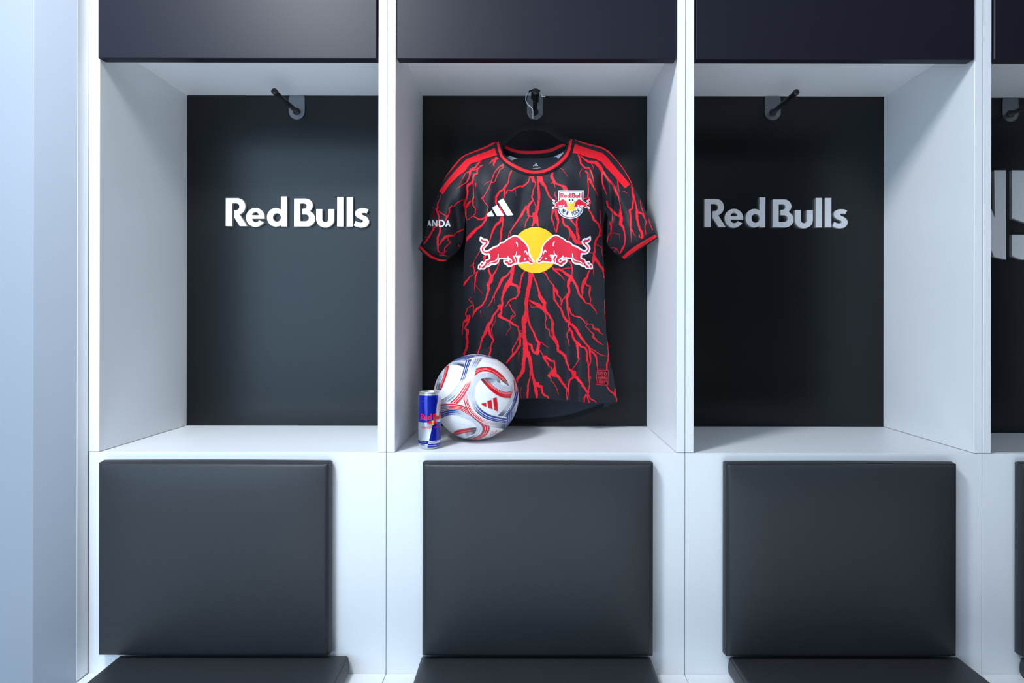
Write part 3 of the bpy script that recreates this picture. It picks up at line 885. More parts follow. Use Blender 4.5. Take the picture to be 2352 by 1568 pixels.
# lightning print, read off the photo: x,y,width in the frame of each close-up
BOLTS = dict(
A="""1600,530,22 1500,610,18 1440,700 1410,790 1395,850,14 1340,970 1260,1110 1240,1150 1270,1200 1340,1290 1330,1360 1305,1430
1610,590,14 1550,620 1500,730 1450,850 1400,860
1390,830,9 1310,860,8 1260,910,2
1350,960,7 1385,1000,2
1240,1110,12 1222,1140 1240,1160
1600,520,30 1610,590,26
1500,400,60 1460,450,44 1440,500,40 1440,560,22
1460,440,30 1400,470,24 1360,525,4
1390,430,10 1460,450,12
1250,540,10 1190,570,20 1140,620,30 1140,690,34 1080,720,34 1060,820,30 1040,860,34 970,910,44 950,950,36 970,1020,30 960,1100,26 935,1170,36 910,1250,44 930,1330,34 940,1450,18 950,1530,10
1190,480,24 1150,540,20 1100,590,30 1020,630,50 1010,700,34 990,780,30 950,850,24 870,900,16 760,980,4
1170,490,14 1130,530 1110,580
1010,650,16 930,690,12 890,770,8 820,890,3
1060,640,24 1120,620,20 1200,570,16
1060,850,18 1070,950,10 1080,1100,10 1060,1170,24 1070,1280,20 1110,1330,14 1110,1420,10 1060,1460,10 1000,1510,10 955,1530,8
1090,1110,10 1070,1170,14
1115,860,16 1115,910,10 1105,980,4
1030,1180,16 970,1250,46 940,1320,30 935,1420,16
720,1290,20 790,1210,16 860,1175,12 940,1160,10
690,1270,24 640,1330,26 640,1410,24 590,1500,30 560,1560,20
475,1080,8 470,1150,10 430,1240,18 430,1320,30 400,1330,24 440,1420,34 460,1540,26
450,1370,16 510,1420,14 580,1460,12 600,1500,12
360,1220,6 345,1320,10
362,1370,8 362,1500,10
1765,640,30 1720,720,20 1705,850,20 1640,940,40 1600,990,30 1530,1030,34 1480,1130,36 1480,1220,34 1490,1260,30
1640,960,20 1630,1060,30 1625,1140,26
1680,1000,16 1650,1070,14
2095,740,24 2060,850,20 1970,920,36 1900,920,30 1830,960,30 1760,1000,20 1690,990,14 1660,1060,12
1830,990,10 1835,1090,4
2130,740,60 2160,830,44 2190,870,14 2180,930,14 2150,990,20 2140,1080,24 2120,1110,24 2150,1170,30 2080,1250,44 2050,1300,50 2060,1400,40 2080,1460,24 2140,1460,24 2190,1500,40
2030,1280,40 1960,1400,34 1910,1480,26 1870,1560,16
2160,1180,10 2195,1290,12 2180,1420,10
2250,740,60 2230,880,40 2250,1000,44 2255,1150,40 2230,1320,44 2200,1450,44 2190,1560,60
1060,1465,10 1110,1480,14 1170,1520,30 1230,1515,30 1300,1480,30
1580,1470,60 1600,1540,50
1540,1260,16 1600,1400,30 1630,1440,20
1410,1350,20 1400,1400,14""",
B="""80,740,80 110,860,60 170,920,44 205,1020,30 240,1100,30 310,1170,30
305,660,20 290,740,56 310,800,48 350,860,40 400,890,30 470,910,30 520,950,80 570,990,40
310,830,30 340,900,20 350,950,6
270,870,14 310,850,20
355,1010,6 340,1070,20 370,1120,20 370,1180,30
430,590,14 490,620,10 540,700,5 580,750,3
760,350,30 800,440,30 810,510,30 880,590,30 960,590,24 1000,660,24 1030,760,20 1050,850,8
840,600,6 790,670,8 800,760,4
800,370,14 860,420,20 940,480,40 1080,490,60 1150,560,70 1190,640,56 1240,700,30 1300,790,40 1380,880,40 1440,1000,40 1480,1080,30 1500,1160,12 1530,1300,16 1510,1420,30 1540,1480,50 1550,1560,50
1190,640,30 1195,800,20 1220,930,24 1280,1070,20
1000,520,10 1040,570,12 1030,610,6
890,640,30 940,690,24 940,850,16 950,1000,14 940,1110,20 980,1160,16 985,1220,20 950,1300,24
960,780,40 990,830,40 1030,920,24 1060,970,16 1100,1030,10 1125,1115,8
980,730,8 970,790,24
870,1140,12 930,1130,16
1275,1180,30 1300,1280,30 1370,1350,36 1430,1410,30 1500,1470,24
1475,800,12 1480,870,20 1495,980,10 1520,1030,4
1740,890,46 1740,1000,36 1760,1150,24 1740,1320,30 1690,1360,24 1710,1450,30 1705,1560,26
1760,1050,20 1800,1230,24 1830,1380,40 1815,1480,36 1830,1560,30
1840,1390,30 1920,1420,20 1960,1490,20
1885,1170,10 1900,1300,16 1950,1420,12 1980,1550,10
1560,1020,8 1600,1010,14 1660,1045,4
320,1330,26 310,1400,26 280,1480,24 300,1560,20
350,1330,30 370,1450,40 410,1560,34
490,1490,40 480,1560,40
620,1500,24 670,1560,20
760,1480,24 740,1560,24
940,1340,24 990,1390,20 1040,1480,24 1080,1560,24
1160,1360,8 1160,1500,10
1380,1400,10 1390,1560,8
2030,1490,6 2050,1560,14""",
C="""1310,110,40 1300,190,36 1230,290,30 1150,350,44 1060,430,56 980,520,56 925,600,30
1600,150,70 1560,220,44 1480,290,40 1420,400,36 1390,490,26 1365,590,20
1610,180,30 1600,280,20 1575,400,40 1575,500,34 1550,600,30
1960,80,50 1920,140,36 1840,250,30 1770,360,24 1720,420,14 1700,520,20
1740,400,10 1745,490,12
2060,100,44 2070,150,20 2020,230,18 2000,340,20
2170,60,60 2190,160,84 2160,240,50 2130,310,44
2210,120,50 2220,230,50 2240,310,40
460,120,24 450,200,28 480,300,26 470,420,30 430,520,36 430,620,34 440,760,24 480,790,12 550,795,10 600,740,6
470,280,40 390,300,44 340,390,30 280,500,30 220,580,30 175,640,24
190,510,8 270,500,14
750,440,20 720,480,24 640,480,40 560,510,50 500,580,26 470,640,20 430,640,20
620,520,30 620,560,20 665,600,16 600,660,18 560,700,20 550,760,16 575,780,10
460,830,10 520,830,24 590,845,16 640,850,6
760,430,20 820,400,20 890,370,24 940,350,14
800,640,16 830,680,20
1280,840,50 1270,930,40
1190,760,12 1120,880,8 1080,960,6
1080,960,20 1070,1010,24 1095,1100,16 1085,1170,16 1170,1110,10
1050,1010,12 1020,1035,6
1080,1180,8 1010,1220,16 960,1290,30 920,1330,44 900,1390,16
1150,1120,20 1115,1220,26 1105,1340,20 1095,1480,4
1115,1370,4 1180,1450,5 1240,1520,4
1350,1060,20 1370,1150,26 1410,1230,40 1400,1290,50 1340,1370,46 1350,1430,40 1330,1560,40
1540,940,14 1500,1080,14 1440,1180,20 1415,1240,24
1560,930,6 1520,1050,6 1460,1170,10
1760,1090,16 1690,1190,30 1600,1250,44 1560,1350,36 1490,1470,30 1440,1560,24
1800,1010,60 1760,1110,40 1770,1200,50 1730,1310,76 1650,1400,50 1620,1500,40 1610,1560,40
1800,1020,20 1800,1130,20 1790,1200,16
1760,1340,50 1860,1390,30 1890,1440,44 1895,1500,44 1880,1560,20
2010,1110,16 1945,1190,20 1925,1300,24 1910,1430,30
2110,1130,80 2110,1240,66 2080,1400,60 2050,1500,60 2030,1568,70
2150,1170,16 2190,1300,16 2230,1400,24 2270,1540,40""",
E="""310,0,30 290,130,20 330,300,14 370,430,12
360,0,50 380,100,44 410,200,36 400,290,30 375,420,20
490,150,40 490,230,40 520,290,36 590,330,40 640,420,60 690,500,70 720,580,66 800,600,66 870,650,30
620,180,24 670,240,20 720,290,24 745,340,24
750,160,34 735,230,30 740,340,30 750,440,40 780,520,50 770,580,50
760,340,10 775,400,10
630,350,6 610,420,14 630,460,14 580,570,12
950,0,20 1000,70,24 1040,180,36 1130,270,30 1160,370,24 1150,460,24 1090,550,34 1060,640,30 1060,720,30 1050,820,40 1040,920,56 1030,1000,24 1040,1130,12 1050,1210,5
1160,20,10 1165,180,12 1185,400,12 1170,490,20
1080,620,14 1140,660,14 1190,690,20 1190,780,14 1205,850,6
1060,840,40 1100,930,50 1150,1000,40 1210,1080,40 1230,1150,24 1240,1250,8
1160,1020,24 1225,1050,20
970,770,8 1030,800,20
580,910,24 640,980,24 660,1050,24 660,1150,20 650,1200,12
290,1030,20 330,1090,30 420,1160,24 530,1280,6
340,1080,30 420,1080,40 500,1120,40 550,1170,44 620,1210,60 690,1310,36 750,1400,36 770,1500,36 800,1568,36
480,1080,14 560,1060,12 640,1060,14
640,1210,50 600,1290,44 590,1380,44 610,1470,40 590,1568,60
140,1130,30 190,1170,20 240,1280,16 310,1360,20 340,1430,40 380,1470,46 400,1560,30
340,1440,30 335,1560,34
990,1080,20 945,1140,24 930,1220,40 870,1300,60 840,1400,44 840,1500,30 850,1540,30
890,1310,24 920,1370,20 985,1390,20 990,1450,20 960,1560,20
1350,0,40 1430,80,40 1500,130,30
1520,0,30 1540,160,56 1530,270,56 1580,330,36 1600,420,24 1615,520,20 1600,640,24 1560,720,36 1525,800,30
1710,0,30 1690,20,40 1710,120,30 1705,250,34 1715,400,20 1725,600,10
1720,340,16 1760,430,12 1800,490,4
1820,0,40 1820,100,40 1840,220,36 1870,360,40 1910,420,44 1930,500,44 1900,540,20
1870,450,10 1860,490,20 1900,510,20
1850,50,40 1920,80,20 1960,160,20 1990,230,14 1970,300,14 1975,400,10 1990,460,8
2030,160,8 2060,260,16 2110,380,22
1330,220,14 1360,310,24 1355,460,12 1360,530,6
1380,120,8 1370,280,10
1330,430,8 1300,520,14 1282,590,14
1370,430,5 1430,430,5 1510,450,6 1520,560,4
1350,690,10 1440,700,12 1420,780,8
1450,700,12 1510,800,12""",
F="""1340,50,90 1330,150,66 1300,300,66 1280,430,60 1260,560,66 1260,680,50 1240,760,50 1220,850,96 1220,970,60 1225,1100,56 1240,1220,70 1250,1330,90 1245,1420,60 1220,1568,60
1255,470,30 1235,570,24
1310,520,30 1380,560,40 1480,600,50 1568,660,40
1320,570,8 1350,640,10 1450,625,16 1568,690,24
1380,100,20 1430,210,20 1470,340,30 1490,450,50 1540,530,50 1568,600,50
1280,700,30 1290,830,36 1320,950,30 1390,1070,30 1430,1180,30 1480,1250,44 1460,1340,50 1450,1430,60 1390,1410,40 1360,1360,40 1350,1290,40 1280,1250,40
1500,1240,12 1540,1240,10 1568,1280,10 1650,1330,4
1260,1380,70 1300,1480,60 1330,1568,60
840,150,36 800,240,30 740,370,26 700,450,20 650,560,16 585,660,4
715,440,12 715,580,4
980,210,80 910,300,50 870,400,40 840,500,34 850,580,34 830,680,34 840,720,24 790,790,60 850,820,36 980,880,34 1040,930,30 1120,970,24 1135,1060,24 1140,1100,36
980,230,60 1100,270,36 1120,310,44 1135,360,40 1120,430,24 1080,480,24 1000,500,20 950,550,20 930,590,16 890,640,14
1200,80,24 1165,180,20 1155,310,34
965,570,10 1010,680,14 1065,740,14 1070,780,12 1010,820,10 1000,870,8
1040,770,10 1000,790,12 990,860,12
960,900,8 1000,990,8 940,1050,8 915,1120,4
610,0,26 650,100,34 650,180,60 600,260,44 620,330,36 590,400,30 570,500,24 500,610,24 420,660,40 370,720,36 335,810,16
740,0,20 690,90,24 660,140,24
310,470,4 270,510,10 340,560,10 355,620,14 355,720,12
340,600,10 260,650,12 215,750,16 230,790,14 290,780,30 280,860,30 205,1000,26 260,1040,40 240,1120,44 250,1220,40 240,1340,36 190,1460,40 185,1600,36
250,800,30 240,860,50 185,900,26 172,990,10 168,1110,6
820,590,20 790,660,30 690,790,34 660,880,40 600,960,56 575,1040,50 500,1180,36 480,1290,24 440,1400,20 420,1560,16
770,610,30 800,640,30 800,580,4
610,980,44 640,1110,40 700,1200,30 650,1310,20 650,1380,24 620,1470,30 600,1600,24
615,1310,4 640,1360,12
730,790,4 740,860,6 680,960,10 665,1020,12 690,1170,14
475,690,8 485,820,4
1150,1040,20 1130,1160,24 1100,1220,16 1020,1370,16 1025,1450,6
1170,1070,30 1160,1110,40 1150,1200,44 1150,1290,40 1090,1390,36 1000,1490,36 920,1600,40
1180,1120,30 1230,1190,40
1190,1040,14 1150,1040,16
1135,1390,14 1130,1560,12""",
G="""130,420,40 190,500,60 230,560,50 230,660,50 260,720,40 310,770,36 350,850,36 380,900,24 370,1000,26 400,1130,24 430,1220,60 460,1300,40 460,1370,44 510,1400,40 580,1470,44 610,1568,40
240,740,20 260,830,14 240,920,14 255,990,16 310,1030,16 315,1110,16 360,1160,20 410,1230,30
0,640,16 100,625,24 190,670,20 240,740,16
170,620,34 240,700,30
350,860,24 360,1000,24 360,1100,20 400,1200,24
385,310,30 390,400,30 400,500,34 440,570,26 500,650,30 540,740,36 560,800,36 610,860,36 660,900,44 680,950,34
390,310,24 440,350,40 455,430,24 500,470,20 520,550,20 510,610,20
650,80,56 690,130,56 640,200,50 635,280,40 655,370,30 620,430,44 610,500,40 625,640,34 645,780,24 660,880,34
600,440,16 540,510,20 515,600,20
690,130,44 760,240,34 800,340,30 830,430,30 900,500,34 930,560,24 1010,575,20 1060,640,20 1110,700,18 1125,760,8
1020,590,10 1080,605,6
930,140,50 900,230,60 875,310,34 880,430,24 860,450,24
930,220,20 960,270,20 1010,270,24 990,390,24 1020,500,20 1015,570,16
655,640,16 680,740,24 740,790,20 850,810,20 910,870,18 930,910,12 970,920,14 1050,925,14 1070,1000,36 1150,1020,40 1180,1070,20 1240,1100,6
940,865,10 970,900,10
970,925,12 930,955,12 1020,1050,14 1075,1100,30 1060,1140,36 1140,1220,24 1240,1290,8
690,920,40 770,990,30 820,1090,34 870,1170,40 940,1260,30 1000,1330,36 1010,1440,30 1020,1568,30
700,950,12 760,1030,14 820,1120,14 880,1190,14
650,900,24 640,960,20 660,1000,30 700,1060,44 720,1150,36 770,1230,40 800,1300,30 795,1430,20 820,1530,20 800,1568,14
655,1010,16 610,1100,14 635,1200,16 660,1300,14
780,1230,34 860,1310,30 930,1330,30 960,1430,26 960,1568,30
1020,1340,14 1100,1390,14 1190,1450,12 1320,1475,10
1020,1380,20 1100,1450,30 1130,1568,28
1258,510,8 1262,700,8 1272,930,6
1310,1220,8 1325,1400,18 1320,1530,20
580,880,14 640,890,20
1235,0,24 1245,140,8""",
H="""300,150,96 280,250,60 260,400,60 250,560,60 200,640,50 140,720,40 150,770,20
330,220,60 370,330,60 385,460,56 410,600,50 440,720,44 470,850,56 490,960,56 500,1050,44
375,560,24 375,680,20 340,780,30 335,900,34 330,980,36 325,1055,30
460,780,40 520,770,36 520,830,50 580,840,40 590,930,40 630,1000,36 690,1020,30 705,1060,20
550,190,10 600,270,14 620,310,56 660,380,30 700,440,24 715,490,14 760,490,14 765,550,12 735,590,16 720,640,56 740,690,14
640,290,30 700,340,40 760,385,30 810,380,36 820,480,24 815,550,74 780,620,100 870,650,50 940,750,44 1000,830,40 1040,900,24 1025,980,16 1045,1080,24
760,680,14 745,730,12 790,760,10 850,870,10 890,990,5
870,190,50 940,240,40 1010,290,40 1020,380,34 1060,460,34 1075,520,30 1120,560,40 1160,590,86 1170,650,60 1220,690,50 1300,780,44 1340,850,44 1400,930,40 1430,1000,24 1460,1060,20 1530,1090,20 1565,1130,12
1150,670,40 1080,740,30 1070,840,24 1060,970,16 1050,1080,16
1210,90,30 1235,200,24 1235,310,24 1260,340,16 1200,440,14 1130,535,16
1390,980,34 1350,1040,30 1350,1125,24
1400,990,24 1420,1070,24 1440,1130,24
1370,130,40 1400,240,34 1395,330,30 1420,420,24 1430,560,30 1430,660,24 1450,800,20 1425,900,24 1435,1000,20
1440,130,40 1450,240,34 1465,360,24 1450,440,24 1420,480,24
1480,200,24 1560,290,34 1580,430,24 1590,540,20
1430,660,12 1470,670,12 1470,710,8
1770,30,6 1785,200,16 1780,350,24 1755,420,30 1755,540,46
1740,810,20 1790,890,24 1870,960,24 1915,1020,24 1932,1060,18 1940,1115,6
1905,870,10 1900,950,40 1915,1020,24
215,860,6 195,960,6 225,1060,6""")
LINES = []
for reg, txt in BOLTS.items():
    for ln in txt.split('\n'):
        L = R(reg, nums(ln))
        LINES.append(L[:-1] + [(L[-1][0], L[-1][1], L[-1][2] * 0.6)])
# nothing of the print shows inside the neck or past the seams
CLIP = sh_left + cuff_left[1:-1] + in_left + hem[1:-1] + side_right + cuff_right[1:-1] + sh_right + neck_out
def mid_in(L, poly): return bool(pip([(sum(p[0] for p in L) / len(L), sum(p[1] for p in L) / len(L))], [poly])[0])
bl_, br_, bf_ = [], [], []
for L in LINES:
    (bl_ if mid_in(L, arm_l) else br_ if mid_in(L, arm_r) else bf_).append(L)
for nm, ls, par in (('lightning_print', bf_, front), ('lightning_print', bl_, slv_l), ('lightning_print', br_, slv_r)):
    V, Fc = strips(ls, surf_f, 0.0005, jag=0.55, step=2.2, clip=[CLIP])
    mesh(nm, V, Fc, RED, par, False, label='branching red lightning print', kind='stuff')

# ------------------------------------------------------------------ chest emblem, badge, marks
BULL_W = [(210, 200), (320, 270), (420, 285), (490, 340), (520, 420), (500, 490), (440, 560), (375, 620), (365, 680), (400, 710), (460, 700), (540, 650), (660, 570), (740, 540), (820, 515), (880, 450), (960, 395), (1040, 385), (1120, 310), (1250, 240), (1370, 170), (1450, 155), (1540, 170), (1650, 240), (1780, 350), (1890, 490), (1950, 600), (1985, 740), (2020, 870), (2080, 980), (2140, 1060), (2170, 1110), (2130, 1150), (2085, 1200), (2020, 1205), (1960, 1180), (1900, 1150), (1780, 1170), (1620, 1200), (1560, 1180), (1500, 1215), (1400, 1240), (1310, 1290), (1230, 1305), (1170, 1280), (1120, 1220), (1080, 1210), (1030, 1120), (1025, 1070), (1060, 1045), (1190, 1040), (1190, 1020), (1050, 1030), (900, 1035), (880, 1100), (840, 1170), (740, 1230), (600, 1245), (500, 1310), (410, 1330), (370, 1380), (340, 1400), (240, 1395), (170, 1405), (115, 1375), (110, 1320), (130, 1220), (190, 1190), (220, 1120), (290, 1105), (330, 1125), (380, 1070), (400, 1030), (500, 1000), (480, 880), (380, 880), (270, 820), (210, 730), (195, 640), (220, 560), (290, 480), (230, 430), (180, 350), (180, 260)]
BULL_R = [(235, 280), (300, 335), (400, 345), (465, 400), (450, 460), (380, 540), (310, 610), (300, 680), (340, 745), (400, 770), (480, 750), (580, 700), (680, 625), (780, 590), (850, 560), (940, 460), (1060, 435), (1150, 350), (1290, 265), (1400, 210), (1470, 205), (1540, 230), (1650, 310), (1790, 440), (1880, 560), (1910, 660), (1930, 800), (1960, 920), (2020, 1000), (2060, 1070), (2110, 1105), (2065, 1160), (2010, 1150), (1950, 1110), (1905, 1090), (1860, 1115), (1720, 1125), (1620, 1140), (1590, 1080), (1610, 1040), (1590, 1020), (1640, 960), (1665, 885), (1480, 890), (1385, 905), (1440, 1060), (1440, 1160), (1380, 1190), (1290, 1240), (1220, 1245), (1180, 1190), (1120, 1165), (1080, 1095), (1150, 1080), (1210, 1120), (1270, 1165), (1320, 1160), (1360, 1110), (1340, 1050), (1290, 1000), (1230, 960), (1185, 900), (1170, 965), (1060, 965), (940, 985), (865, 985), (840, 1080), (780, 1150), (700, 1165), (560, 1180), (480, 1240), (380, 1270), (340, 1340), (240, 1340), (250, 1310), (330, 1250), (400, 1160), (410, 1080), (500, 1050), (565, 1000), (530, 820), (430, 815), (350, 800), (270, 730), (255, 640), (290, 560), (370, 490), (395, 430), (310, 420), (240, 370), (225, 300)]
BULL_R2 = [[(1430, 930), (1480, 930), (1540, 1050), (1490, 1150), (1465, 1140), (1480, 1080)], [(220, 1205), (260, 1160), (300, 1160), (280, 1210), (230, 1222)],
           [(160, 1260), (185, 1240), (210, 1265), (200, 1340), (155, 1340)], [(1235, 1070), (1300, 1060), (1320, 1100), (1280, 1135)]]
BULL_L = [[(1480, 410), (1520, 405), (1555, 480), (1550, 570), (1530, 570), (1520, 490)], [(1775, 800), (1830, 695), (1880, 750), (1915, 830), (1890, 870), (1860, 800), (1825, 760)],
          arc(1805, 1020, 36, 34, 0, 330, 11)]
BULL_S = [[(1510, 735, 18), (1505, 830, 30), (1450, 890, 30)], [(1935, 960, 10), (1990, 1060, 30), (2100, 1120, 20)],
          [(848, 830, 24), (845, 930, 30), (825, 1010, 40), (750, 1085, 34), (560, 1130, 30), (430, 1230, 22)],
          [(1390, 905, 30), (1470, 1060, 30), (1450, 1150, 24)]]

BULL_W, BULL_R = rounded(BULL_W), rounded(BULL_R)
BULL_R2 = [rounded(p) for p in BULL_R2]
BULL_L = [rounded(p, 3) for p in BULL_L]
def bull(surf, parent, fx, m_white, m_red, off, cell, lines=True, white=True, nm='bull_emblem'):
    """one charging bull: fx maps emblem coordinates to the photo"""
    T = lambda p: [fx(*q[:2]) + ((q[2] * fx.k,) if len(q) > 2 else ()) for q in p]
    par = parent
    if white:
        decal(nm, [T(BULL_W)], surf, m_white, par, off, cell)
    decal(nm, [T(BULL_R)], surf, m_red, par, off + 0.00025, cell)
    if lines:
        for p in BULL_R2: decal(nm, [T(p)], surf, m_red, par, off + 0.00025, cell)
        for p in BULL_L: decal(nm, [T(p)], surf, m_white, par, off + 0.0005, cell)
        for p in BULL_S:
            V, Fc = strips([T(p)], surf, off + 0.0005, step=1.5)
            mesh(nm, V, Fc, m_white, par, True)
class FX:
    def __init__(s, ox, oy, k, cx=None, mirror=False): s.ox, s.oy, s.k, s.cx, s.m = ox, oy, k, cx, mirror
    def __call__(s, x, y):
        px, py = s.ox + x * s.k, s.oy + y * s.k
        return (2 * s.cx - px if s.m else px, py)
decal('sun_emblem', [arc(1229.3, 574.2, 52.6, 52.8, 0, 354, 59)], surf_f, YELLOW, front, 0.0009, 4.0)
for mir in (False, True):
    bull(surf_f, front, FX(1090, 530 - (1.5 if mir else 0), 1 / 15.68, 1229.3, mir), PWHITE, BULLRED, 0.0012, 4.0)
# three slanted bars on the chest
for q in ([(1310, 1425), (1398, 1363), (1450, 1463), (1335, 1470)], [(1408, 1312), (1500, 1255), (1625, 1453), (1500, 1460)],
          [(1513, 1195), (1608, 1140), (1793, 1443), (1675, 1453)]):
    decal('chest_bar', [R('A', q)], surf_f, PWHITE, front, 0.0012, 4.0)
# club badge
sh = [(385, 215), (1392, 215), (1378, 700), (1372, 920), (1362, 1040), (1320, 1120), (1200, 1240), (1050, 1315), (870, 1345), (690, 1320), (540, 1250), (430, 1150), (368, 1050), (358, 960), (370, 700)]
def inset(p, c, k): return [(c[0] + (x - c[0]) * k[0], c[1] + (y - c[1]) * k[1]) for x, y in p]
lowp = smooth_line(sh[3:14], 40)
sh = sh[:3] + [tuple(q) for q in lowp] + sh[14:]
bc = (875, 780)
badge = decal('club_badge', [R('crest', sh)], surf_f, PWHITE, front, 0.0012, 4.0, label='white shield badge with bulls and a ball')
decal('badge_line', [R('crest', inset(sh, bc, (.936, .944))), R('crest', inset(sh, bc, (.885, .895)))], surf_f, NAVY, badge, 0.0014, 4.0)
decal('badge_sun', [R('crest', arc(885, 800, 235, 235, 0, 350, 35))], surf_f, YELLOW, badge, 0.00145, 3.0)
decal('badge_ball', [R('crest', arc(885, 615, 122, 128, 0, 350, 35))], surf_f, PWHITE, badge, 0.0016, 3.0)
for q in (arc(830, 595, 36, 42, 0, 345, 13), arc(958, 595, 34, 38, 0, 345, 13), arc(885, 702, 36, 18, 0, 345, 13), arc(890, 497, 32, 11, 0, 345, 13)):
    decal('badge_ball_patch', [R('crest', q)], surf_f, NAVY, badge, 0.00175, 3.0)
for mir in (False, True):
    bull(surf_f, badge, FX(1265.4, 453.3, 0.294 / 15.68, 1311.0, mir), PWHITE, BULLRED, 0.0018, 3.0, lines=False, nm='badge_bull')
    # small white joints
wm = lambda tx, ty, k: (lambda p: [(tx + (x - 115) * k, ty + (y - 140) * k) for x, y in p])
kb = 48.6 / (1968 - 115)
f = wm(1286.6, 442.6, kb)
for ch in 'RedBulk':
    decal('badge_letter', [[(x, 442.6 + (y - 442.6) * 0.96) for x, y in f(p)] for p in LETTERS[ch]], surf_f, BULLRED, badge, 0.0021, 3.0)
def arcfx(i, u, v):
    cx, cy, r = 885, 640, 610
    a = math.radians(90 + 46 - (i + 0.18 + 0.62 * u) * 92 / 8)
    rr = r - 200 + 165 * v
    return R('crest', [(cx + rr * math.cos(a) * 0.98, cy + rr * math.sin(a))])[0]
lettering('badge_letter', 'NEW YORK', arcfx, 1.25, surf_f, 0.0021, NAVY, badge, 1.0)
# lettering on the sleeve, the first letter half round the arm
sx0 = [246, 338, 462, 578]; sw = [56, 74, 84, 74]
lettering('sleeve_letter', 'ANDA', lambda i, u, v: R('C', [(sx0[i] + sw[i] * u, 197 + 4 * i + (112 - i) * v)])[0], 3.2, surf_f, 0.0012, PWHITE, slv_l, 1.5, [CLIP])
# hem tag
tagp = [(1583, 547), (1782, 549), (1774, 812), (1560, 806)]
def tag_at(u, v):
    a, b, c, d = tagp
    return ((a[0] * (1 - u) + b[0] * u) * (1 - v) + (d[0] * (1 - u) + c[0] * u) * v, (a[1] * (1 - u) + b[1] * u) * (1 - v) + (d[1] * (1 - u) + c[1] * u) * v)
tg = decal('hem_tag', [R('H', tagp)], surf_f, RIB, front, 0.0012, 4.0, label='small square tag near the hem')
V, Fc = strips([R('H', [p + (12,) for p in tagp + tagp[:1]])], surf_f, 0.0016, step=1.5)
mesh('tag_border', V, Fc, TAGRED, tg, True)
for row, wd in enumerate(('RED', 'RUNS', 'DEEP')):
    cw = 0.80 / len(wd)
    lettering('tag_letter', wd, lambda i, u, v: R('H', [tag_at(0.12 + cw * (i + 0.74 * u), 0.12 + row * 0.275 + 0.205 * v)])[0], 1.9, surf_f, 0.0016, TAGRED, tg)

# ------------------------------------------------------------------ hanger
HY = 0.253
HAN = thing('clothes_hanger', at(1227, 300, HY), 'black velvet hanger with a chrome hook, on the middle peg', 'hanger')
hp = [(1050, 402, 5), (1085, 378, 6), (1120, 355, 7), (1145, 338, 7.5), (1160, 325, 8), (1175, 310, 8.5), (1190, 299, 9), (1207, 292.5, 9.6), (1227, 290.5, 10), (1246, 292.5, 9.6),
      (1263, 299, 9), (1279, 310, 8.5), (1294, 320, 7.6), (1312, 331, 7), (1345, 350, 7), (1385, 374, 6), (1412, 398, 5)]
sm = smooth_line(hp, 60)
ww = np.interp(np.linspace(0, 1, 60), np.linspace(0, 1, len(hp)), [p[2] for p in hp])
V, Fc = [], []
K = 14
for i in range(60):
    a, b = sm[max(i - 1, 0)], sm[min(i + 1, 59)]
    d = b - a; d /= np.hypot(*d)
    nx, ny = -d[1], d[0]
    for k in range(K):
        g = 2 * math.pi * k / K
        V.append(at(sm[i][0] + nx * ww[i] * math.cos(g), sm[i][1] + ny * ww[i] * math.cos(g), HY + 0.0045 * math.sin(g)))
for i in range(59):
    for k in range(K):
        Fc.append((i * K + k, i * K + (k + 1) % K, (i + 1) * K + (k + 1) % K, (i + 1) * K + k))
Fc += [tuple(range(K)), tuple(59 * K + k for k in range(K))]
mesh('hanger_arms', V, Fc, VELVET, HAN, True)
V, Fc = tube_data([at(1222.6, 290, HY), at(1222.6, 281, HY), at(1222.8, 276, HY), at(1222.9, 273, HY)], [0.0075, 0.0055, 0.0034, 0.0030], 14)
mesh('hanger_neck', V, Fc, VELVET, HAN, True)
wp = R('hook', [(370, 930), (370, 760), (362, 690), (335, 635), (280, 590), (225, 530), (192, 460), (192, 390), (215, 315), (255, 262), (300, 225), (360, 190), (440, 178),
                (510, 205), (560, 250), (585, 300), (600, 348), (640, 358), (692, 360)])
wl = smooth_line(wp, 70)
V, Fc = tube_data([at(x, y, HY - 0.003) for x, y in wl], 0.00145, 8)
mesh('hook_wire', V, Fc, CHROME, HAN, True)
lp = smooth_line(R('hook', [(270, 250), (290, 215), (350, 195), (430, 165), (520, 195), (545, 225)]), 16)
V, Fc = tube_data([at(x, y, HY - 0.003) for x, y in lp], 0.0024, 8)
mesh('wire_sleeve', V, Fc, VELVET, HAN, True)
for q in ([(350, 200), (345, 300), (340, 420)], [(375, 220), (372, 330), (378, 450)], [(510, 220), (515, 290), (505, 360), (500, 500)]):
    ql = smooth_line(R('hook', q), 10)
    V, Fc = tube_data([at(x, y, HY - 0.010) for x, y in ql], 0.0022, 8)
    mesh('tie_strap', V, Fc, VELVET, HAN, True)

